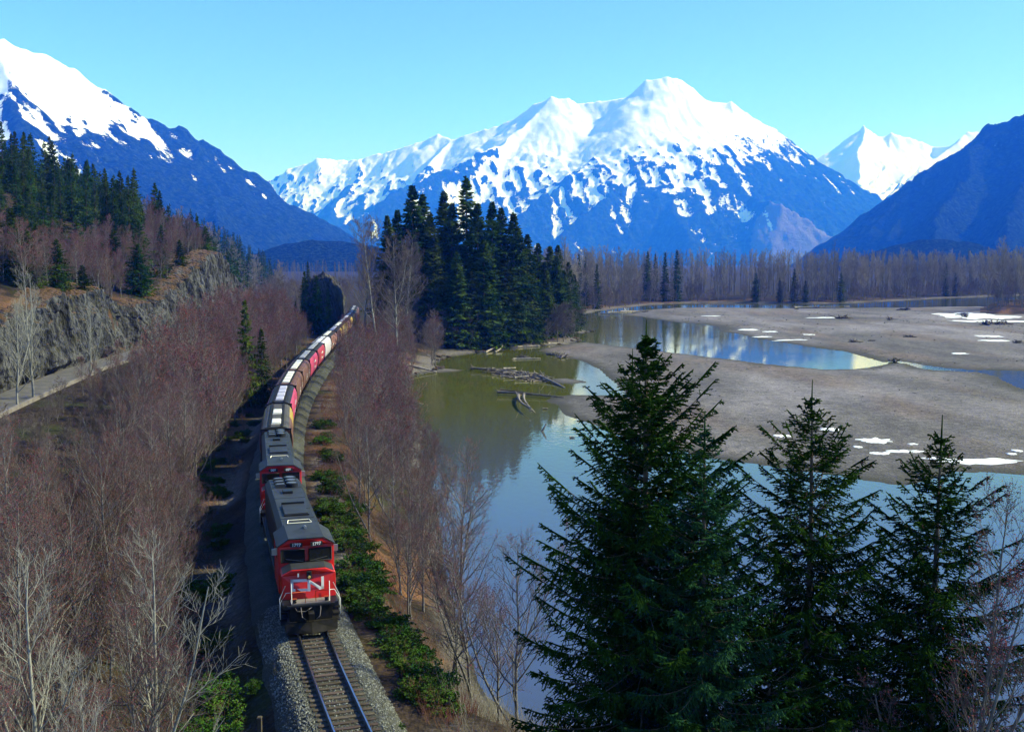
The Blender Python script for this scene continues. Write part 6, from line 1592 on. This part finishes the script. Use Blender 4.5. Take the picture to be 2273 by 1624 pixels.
# dry stems and red brush on the embankment: uncountable ground cover
r = np.random.default_rng(88)
def cover(name, n, ufun, yr, h, mat, label, seed, blades=9):
    r = np.random.default_rng(seed)
    yy = yr[0] + (yr[1] - yr[0]) * r.random(n) ** 1.3; uu = ufun(r, n)
    x = track_x(yy) + uu; z, pt = ground_parts(x, yy)
    ok = (pt['sl'] > 0.6) & (fbm(x / 3.0, yy / 3.0, 2, seed) > -0.25) & (pt['v'] < -10); x, yy, z = x[ok], yy[ok], z[ok]; n = len(x)
    az = r.random((n, blades)) * 6.28; sp = r.uniform(0.2, 1.0, (n, blades)); hh_ = h * r.uniform(0.5, 1.2, (n, blades))
    b = np.stack([x, yy, z], -1)[:, None] + r.normal(0, 0.18, (n, blades, 3)) * np.array([1, 1, 0.0])
    t = b + np.stack([np.cos(az) * sp * hh_ * 0.7, np.sin(az) * sp * hh_ * 0.7, hh_], -1)
    mid = (b + t) / 2 + r.normal(0, 0.05, b.shape)
    P = np.stack([b, t], 2).reshape(-1, 2, 3)
    mb = MB(); mb.tubes(P, np.tile([0.010, 0.004], (len(P), 1)), 3, 0)
    tag(mb.build(name, mat), label, 'undergrowth', kind='stuff')
M['dry'] = pmat('dry_stems', (0.26, 0.14, 0.07), 0.9, 0.1, (0.4, (0.16, 0.10, 0.07), 0.4, 0.65))
M['redbrush'] = pmat('red_stems', (0.15, 0.055, 0.050), 0.85, 0.1, (0.4, (0.20, 0.12, 0.08), 0.45, 0.65))
cover('dry_bracken', 1700, lambda r, n: np.where(r.random(n) < 0.55, r.uniform(4.2, 14, n), -r.uniform(4.4, 14, n)), (38, 300), 0.55, M['dry'], 'dry rust-brown bracken stems on the embankment', 3)
cover('red_brush', 1500, lambda r, n: np.where(r.random(n) < 0.6, r.uniform(4.0, 9, n), -r.uniform(4.6, 26, n)), (36, 200), 0.8, M['redbrush'], 'low reddish leafless brush beside the track', 4, 10)

# near bank undergrowth under the spruces
def cover_xy(name, n, box, h, mat, label, seed, blades=9):
    r = np.random.default_rng(seed); x = r.uniform(box[0], box[1], n); y = r.uniform(box[2], box[3], n); z, pt = ground_parts(x, y)
    ok = (pt['sl'] > 0.3) & (pt['u'] > 5); x, y, z = x[ok], y[ok], z[ok]; n = len(x)
    az = r.random((n, blades)) * 6.28; hh_ = h * r.uniform(0.5, 1.2, (n, blades))
    b = np.stack([x, y, z], -1)[:, None] + r.normal(0, 0.18, (n, blades, 3)) * np.array([1, 1, 0.0])
    t = b + np.stack([np.cos(az) * hh_ * 0.5, np.sin(az) * hh_ * 0.5, hh_], -1)
    P = np.stack([b, (b + t) / 2 + r.normal(0, 0.06, b.shape), t], 2).reshape(-1, 3, 3)
    mb = MB(); mb.tubes(P, np.tile([0.011, 0.008, 0.004], (len(P), 1)), 3, 0); tag(mb.build(name, mat), label, 'undergrowth', kind='stuff')
cover_xy('bank_brush', 1100, (-6, 30, 34, 66), 1.3, M['gtwig'], 'grey leafless brush on the near bank below the spruces', 6)

# ---------------------------------------------------------------- driftwood, snow, boulders
def log_mesh(seed, L, r0, roots=0, stubs=3, mat=None, bend=0.04):
    r = np.random.default_rng(seed); mb = MB()
    s = np.linspace(0, 1, 9); P = np.stack([L * s, bend * L * np.sin(s * 3 + seed) , r0 * 0.6 + 0.02 * L * s * r.normal()], -1)
    rr = r0 * (1 - 0.5 * s) * (1 + 0.08 * r.normal(0, 1, 9)); rr[0] *= 1.25
    mb.tube(P, rr, 8, 0, True)
    for k in range(stubs):
        i = r.integers(2, 8); d = r.normal(0, 1, 3); d[2] = abs(d[2]); d /= np.linalg.norm(d); l = r.uniform(0.3, 1.0) * L * 0.12
        mb.tube([P[i], P[i] + d * l * 0.6, P[i] + d * l + [0.05, 0, 0.05]], [r0 * 0.28, r0 * 0.2, r0 * 0.08], 5, 0)
    for k in range(roots):
        a = k * 6.283 / max(1, roots) + r.normal(0, 0.2); d = np.array([-0.45 - 0.3 * r.random(), math.cos(a), math.sin(a)]); l = r0 * r.uniform(2.0, 4.2)
        mb.tube([P[0], P[0] + d * l * 0.45, P[0] + d * l + r.normal(0, 0.2 * r0, 3)], [r0 * 0.55, r0 * 0.33, r0 * 0.08], 5, 0)
    return mb
def log(x0, y0, x1, y1, r0, label, seed, roots=0, stubs=3, mat='drift', z0=None, z1=None, group=None):
    L = math.hypot(x1 - x0, y1 - y0); za = max(0.0, float(gz(x0, y0)[0])) if z0 is None else z0; zb = max(0.0, float(gz(x1, y1)[0])) if z1 is None else z1
    o = log_mesh(seed, math.sqrt(L * L + (zb - za) ** 2), r0, roots, stubs).build('driftwood_log', M[mat]); o.location = (x0, y0, za)
    o.rotation_euler = (0, -math.atan2(zb - za, L), math.atan2(y1 - y0, x1 - x0)); tag(o, label, 'log', group)
log(-3.0, 206.8, 10.4, 201.0, 0.26, 'long dark log lying across the tip of the gravel bar', 1, 4, 5, 'drift_dark', z0=0.5)
log(-2.6, 207.6, 8.0, 203.2, 0.18, 'thin dark pole beside the long log at the bar tip', 2, 0, 4, 'drift_dark', z0=0.9, z1=0.3)
log(1.2, 203.0, 3.5, 180.5, 0.34, 'bleached log pointing at the camera, left of the pair in the lagoon', 3, 3, 1, z0=0.35, z1=0.0)
log(3.0, 203.2, 3.6, 182.0, 0.26, 'bleached thinner log, right of the pair pointing at the camera', 4, 0, 2, z0=0.5, z1=0.05)
log(6.2, 240.0, 10.4, 218.5, 0.42, 'bleached log with dark shaded side right of the driftwood pile', 5, 4, 1, z0=0.6, z1=0.1)
log(-9.8, 254.5, -2.5, 250.0, 0.35, 'dark log with root ball at the left end of the driftwood pile', 6, 7, 3, 'drift_dark', z0=0.5)
log(0.4, 284.5, 8.0, 286.5, 0.28, 'pale log half afloat behind the driftwood pile', 7, 2, 2)
log(-7.3, 304.7, -5.6, 319.2, 0.35, 'left of two bleached logs sloping into the water from the shore', 8, 0, 1, z1=1.2)
log(-4.9, 305.7, -3.2, 319.2, 0.32, 'right of two bleached logs sloping into the water from the shore', 9, 0, 1, z1=1.2)
log(-26.2, 207.0, -17.0, 193.4, 0.24, 'pale log jutting into the lagoon from behind the alders', 10, 0, 2, z0=0.8, z1=0.15)
log(-25.5, 200.0, -18.6, 190.0, 0.20, 'grey log in the shallows below the alders', 11, 0, 3)
log(-25.0, 252.0, -18.5, 249.5, 0.3, 'weathered log at the sandy spit', 12, 0, 2)
log(17.0, 147.5, 21.5, 141.0, 0.22, 'dark pole half sunk off the gravel bar behind the tallest spruce', 13, 0, 1, 'drift_dark', z0=0.9, z1=0.0)
# the pile itself: many sticks nobody could count, plus pale logs on it
r = np.random.default_rng(31); mb = MB()
n = 520; cx_ = np.where(r.random(n) < 0.45, r.normal(-0.5, 2.6, n), r.normal(3.6, 2.2, n)); cy_ = 250 - (cx_ + 4) * 1.35 + r.normal(0, 3.2, n)
az = r.normal(-0.5, 1.0, n); L = r.uniform(0.8, 3.6, n); zz = np.clip(1.25 * np.exp(-((cy_ - (250 - (cx_ + 4) * 1.35)) / 4.0) ** 2) * r.random(n), 0.05, None)
d = np.stack([np.cos(az), np.sin(az), r.normal(0, 0.14, n)], -1); c_ = np.stack([cx_, cy_, zz], -1)
P = np.stack([c_ - d * L[:, None] / 2, c_ + r.normal(0, 0.06, (n, 3)), c_ + d * L[:, None] / 2], 1); rr = r.uniform(0.05, 0.17, n)
for k in range(3):
    s_ = (np.arange(n) % 3) == k; mb.tubes(P[s_], rr[s_][:, None] * np.array([[1.0, 0.9, 0.55]]), 6, k, True)
mb.tube([(-4, 250, -0.5), (0, 245, -0.3), (4, 240, -0.3), (7.2, 236, -0.5)], [0.5, 0.9, 0.9, 0.4], 10, 2)
M['drift_mid'] = pmat('driftwood_mid', (0.17, 0.145, 0.12), 0.9, 0.1, (1.0, (0.28, 0.24, 0.20), 0.45, 0.7))
tag(mb.build('driftwood_pile', [M['drift'], M['drift_dark'], M['drift_mid']]), 'tangled driftwood pile in the middle of the lagoon', 'driftwood', kind='stuff')
log(0.6, 233.8, 3.8, 236.2, 0.30, 'broken pale log end at the front of the driftwood pile', 14, 0, 1, z0=0.4, z1=0.5)
log(-2.0, 247.0, 0.8, 249.0, 0.24, 'slim pale log lying on the driftwood pile', 15, 0, 2, z0=1.2, z1=1.3)
# stump and snags in the water
mb = log_mesh(41, 1.6, 0.22, 0, 1); o = mb.build('stump', M['drift_dark']); o.location = (4.8, 161.7, -0.2); o.rotation_euler = (0, -1.05, 0.4); tag(o, 'dark stump leaning up out of the lagoon', 'stump')
o = log_mesh(42, 1.0, 0.2, 0, 1).build('snag', M['drift_dark']); o.location = (5.6, 186.5, 0.05); tag(o, 'small dark snag awash beside the pair of bleached logs', 'snag')
o = log_mesh(43, 0.8, 0.14, 0, 1).build('snag', M['drift_dark']); o.location = (8.8, 155.5, 0.02); tag(o, 'tiny dark snag right of the leaning stump', 'snag')
# root wads on the far bar
WAD = [(155.4, 485.2, 2.2, 'root wad beside a long snow patch on the far bar'), (217.4, 568.8, 2.0, 'driftwood tangle at the left end of the snowfield'), (173.9, 473.6, 1.7, 'compact root wad in the middle of the far bar'), (114.2, 342.2, 1.2, 'small root wad on the near slope of the far bar'), (141.9, 365.5, 1.1, 'root wad with a trailing pole on the far bar'), (200.9, 435.3, 2.6, 'large driftwood jam at the right of the far bar'), (208.0, 437.0, 2.2, 'right half of the large driftwood jam'), (226.0, 515.0, 1.8, 'dark driftwood on the snowfield'), (219.0, 497.0, 1.8, 'second dark driftwood tangle on the snowfield'), (182.8, 615.9, 1.4, 'root wad at the far edge of the bar'), (162.3, 585.6, 0.9, 'tiny stump far out on the bar'), (103.7, 277.9, 1.5, 'driftwood tangle on the neck between the two bars'), (167.7, 340.3, 1.3, 'driftwood at the right edge of the picture on the far bar'), (121.6, 346.2, 0.7, 'little stump right of the small root wad'), (128.0, 640.0, 1.2, 'driftwood on the shallow channel below the far forest'), (72.0, 560.0, 1.2, 'dark driftwood on the beach left on the far shore'), (12.5, 298.6, 1.3, 'dark root tangle where the bar meets the lagoon'), (14.5, 291.0, 1.5, 'black root mass at the near shore of the bar'), (3.0, 291.0, 0.9, 'dark floating branches left of the black root mass')]
for i, (x, y, s, lab) in enumerate(WAD):
    r = np.random.default_rng(60 + i); mb = MB(); n = 26
    az = r.random(n) * 6.28; el = r.uniform(-0.1, 1.1, n); L = s * r.uniform(0.4, 1.2, n) * (1 + 0.6 * (r.random(n) < 0.2))
    d = np.stack([np.cos(az) * np.cos(el) * 1.5, np.sin(az) * np.cos(el), np.sin(el) * 0.75], -1)
    s0 = r.normal(0, 0.35 * s, (n, 3)) * np.array([1.6, 1, 0.2]) + np.array([0, 0, 0.25 * s])
    P = np.stack([s0, s0 + d * L[:, None] * 0.5 + r.normal(0, 0.08 * s, (n, 3)), s0 + d * L[:, None]], 1)
    mb.tubes(P, np.array([[0.14, 0.09, 0.02]]) * s * r.uniform(0.6, 1.3, (n, 1)), 5, 0, True)
    mb.tube([(-0.5 * s, 0, 0.3 * s), (0.3 * s, 0.1 * s, 0.35 * s), (2.6 * s, 0.5 * s, 0.12 * s)], [0.42 * s, 0.25 * s, 0.12 * s], 7, 0)
    o = mb.build('driftwood_tangle', M['drift_dark']); o.location = (x, y, max(0, float(gz(x, y)[0])) - 0.05); o.rotation_euler = (0, 0, i * 2.1); tag(o, lab, 'driftwood')
log(170.0, 618, 205, 628, 0.5, 'very long pale log on the far edge of the bar', 21, 3, 3)
log(60.0, 571, 78, 585, 0.4, 'bleached log on the beach below the left end of the far forest', 22, 0, 3)
log(52.0, 560, 66, 566, 0.35, 'pale log on the left far beach', 23, 2, 2)
log(46.0, 545, 57, 540, 0.3, 'grey log at the waterline of the left far beach', 24, 0, 2)
log(-1.0, 322.5, 9.0, 329.5, 0.3, 'grey log along the shore of the wooded point', 25, 0, 3)
log(12.0, 336.0, 19.5, 341.0, 0.28, 'weathered log near the tip of the wooded point', 26, 2, 3)

def snow_patch(x, y, lx, ly, label, seed, h=0.10, rz=0.0):
    a = np.linspace(0, 2 * math.pi, 64, endpoint=False); r = np.random.default_rng(seed)
    rad_ = 1 + 0.65 * fbm(np.cos(a) * 2.4 + seed * 3.1, np.sin(a) * 2.4, 4, seed, 0.65)
    rings = []
    for f in (1.04, 0.97, 0.8, 0.5, 0.15):
        px, py = np.cos(a) * rad_ * f * lx / 2, np.sin(a) * rad_ * f * ly / 2
        c, s = math.cos(rz), math.sin(rz); wx, wy = x + px * c - py * s, y + px * s + py * c
        g = np.maximum(gz(wx, wy), 0)
        rings.append(np.stack([wx, wy, g + np.where(f > 1, -0.05, h * (1.05 - f) ** 0.4 + 0.02 * fbm(wx, wy, 2, seed))], -1))
    mb = MB(); mb.loft([[tuple(p) for p in r_] for r_ in rings], 0, True)
    tag(mb.build('snow_patch', M['snow']), label, 'snow patch')
SN = [(40.9, 154.7, 2.6, 2.6, 'small snow patch left of the middle foreground spruce tip'), (50.2, 160.7, 3.2, 2.8, 'snow patch just right of the middle foreground spruce tip'), (53.8, 150.7, 4.4, 3.8, 'clean oval snow patch on the near gravel bar'), (49.6, 145.7, 1.1, 1.6, 'tiny snow spot below the oval snow patch'), (58.2, 147.8, 1.2, 1.2, 'tiny snow spot right of the oval patch'), (50.9, 140.9, 2.5, 1.8, 'small snow patch, nearest the water'), (55.0, 142.4, 4.8, 2.2, 'ragged snow patch beside the right foreground spruce'), (62.3, 135.6, 11.5, 3.4, 'longest snow strip on the near bar, right of the right spruce'), (57.6, 137.6, 4.0, 1.2, 'thin snow strip left of the longest snow strip'), (70.7, 142.1, 1.6, 1.6, 'snow spot at the right edge above the longest strip'), (68.9, 140.1, 1.3, 1.2, 'small snow spot between longest strip and right edge'), (94.0, 411, 7.0, 9.0, 'snow patch at the corner of the pond on the far bar'), (100.0, 398.5, 4.5, 5.0, 'small snow patch right of the pond corner patch'), (110.0, 380.5, 4.5, 5.0, 'lone snow fleck on the far bar above the pond'), (90.6, 372.0, 6.0, 5.0, 'narrow snow edge along the pond shore'), (96.0, 355.0, 11.0, 3.5, 'long thin snow edge along the pond shore'), (150.0, 497.0, 16, 8, 'flat snow patch left of a root wad on the far bar'), (100.0, 514.6, 8, 4, 'faint snow fleck far left on the far bar'), (172.0, 370.6, 9, 7, 'snow patch right on the far bar, upper of two'), (165.0, 352.1, 8.5, 6, 'snow patch right on the far bar, lower of two'), (130.6, 299.5, 4, 4, 'snow fleck near the right blue channel')]
for i, (x, y, lx, ly, lab) in enumerate(SN): snow_patch(x, y, lx, ly, lab, 300 + i)
snow_patch(228, 510, 34, 62, 'broad snowfield along the far bar at the right edge', 350, 0.15, -0.35)
snow_patch(214, 462, 34, 14, 'snow strip in front of the right-hand grove', 351, 0.12, -0.1)

# scattered cobbles and sticks on the bars
r = np.random.default_rng(95); n = 5200
x = r.uniform(5, 230, n); y = np.where(r.random(n) < 0.5, r.uniform(118, 300, n), r.uniform(250, 600, n)); z, pt = ground_parts(x, y)
ok = ((pt['sa'] > 0.6) | (pt['sb'] > 0.6)) & (pt['sl'] < -1) & (fbm(x / 18.0, y / 9.0, 3, 97) > 0.02); x, y, z = x[ok], y[ok], z[ok]; n = len(x)
sz = r.uniform(0.05, 0.2, (n, 1, 1)) * np.clip(y / 200.0, 0.8, 2.2)[:, None, None]
V_ = oct_[None] * sz * r.uniform(0.6, 1.5, (n, 6, 1)) * np.array([1.2, 1.0, 0.6]) + np.stack([x, y, z + 0.03], -1)[:, None]
fcs = np.arange(n)[:, None, None] * 6 + of_[None]; sel = r.integers(0, 3, n); mb = MB(); mb.v.append(V_.reshape(-1, 3)); mb.n = n * 6
for k in range(3): mb.f.append((fcs[sel == k].reshape(-1, 3), k, False))
tag(mb.build('bar_cobbles', [M['stone'], M['stone3'], M['drift_dark']]), 'scattered dark cobbles and sticks on the gravel bars', 'cobbles', kind='stuff')

# white boulder beside the line and shoreline rocks
o = boulder('snow_lump', (-46.4, 316.0, 4.4), (1.5, 1.0, 1.0), 21, 12, 0.3); o.data.materials[0] = M['snow']; tag(o, 'white lump of snow beside the line near the shade', 'snow')
r = np.random.default_rng(90)
bme = boulder('boulder', (-10, 305, 0.2), (0.6, 0.5, 0.4), 33, 9, 0.4); tag(bme, 'grey rock at the waterline of the wooded point', 'rock', 'rocks along the wooded point')
nrk = 0
while nrk < 46:
    x, y = r.uniform(-26, 32), r.uniform(245, 430); z, pt = ground_parts(np.array([x]), np.array([y]))
    if -0.6 < pt['sl'][0] < 2.2:
        c = bme.copy(); COL.objects.link(c); c.location = (x, y, max(0, z[0]) - 0.1); q = r.uniform(0.5, 1.7); c.scale = (q, q * r.uniform(0.7, 1.2), q * 0.8); c.rotation_euler = (0, 0, r.uniform(0, 6)); nrk += 1
# marker post at the edge of the ballast
mb = MB(); mb.box(-0.09, 0.09, -0.09, 0.09, -0.6, 0.75); mb.box(-0.11, 0.11, -0.11, 0.11, 0.68, 0.72)
o = mb.build('marker_post', M['tie'], None, 0.01); o.location = (-11.3, 44.3, 5.6); tag(o, 'short dark wooden post beside the ballast at the bottom edge', 'post')
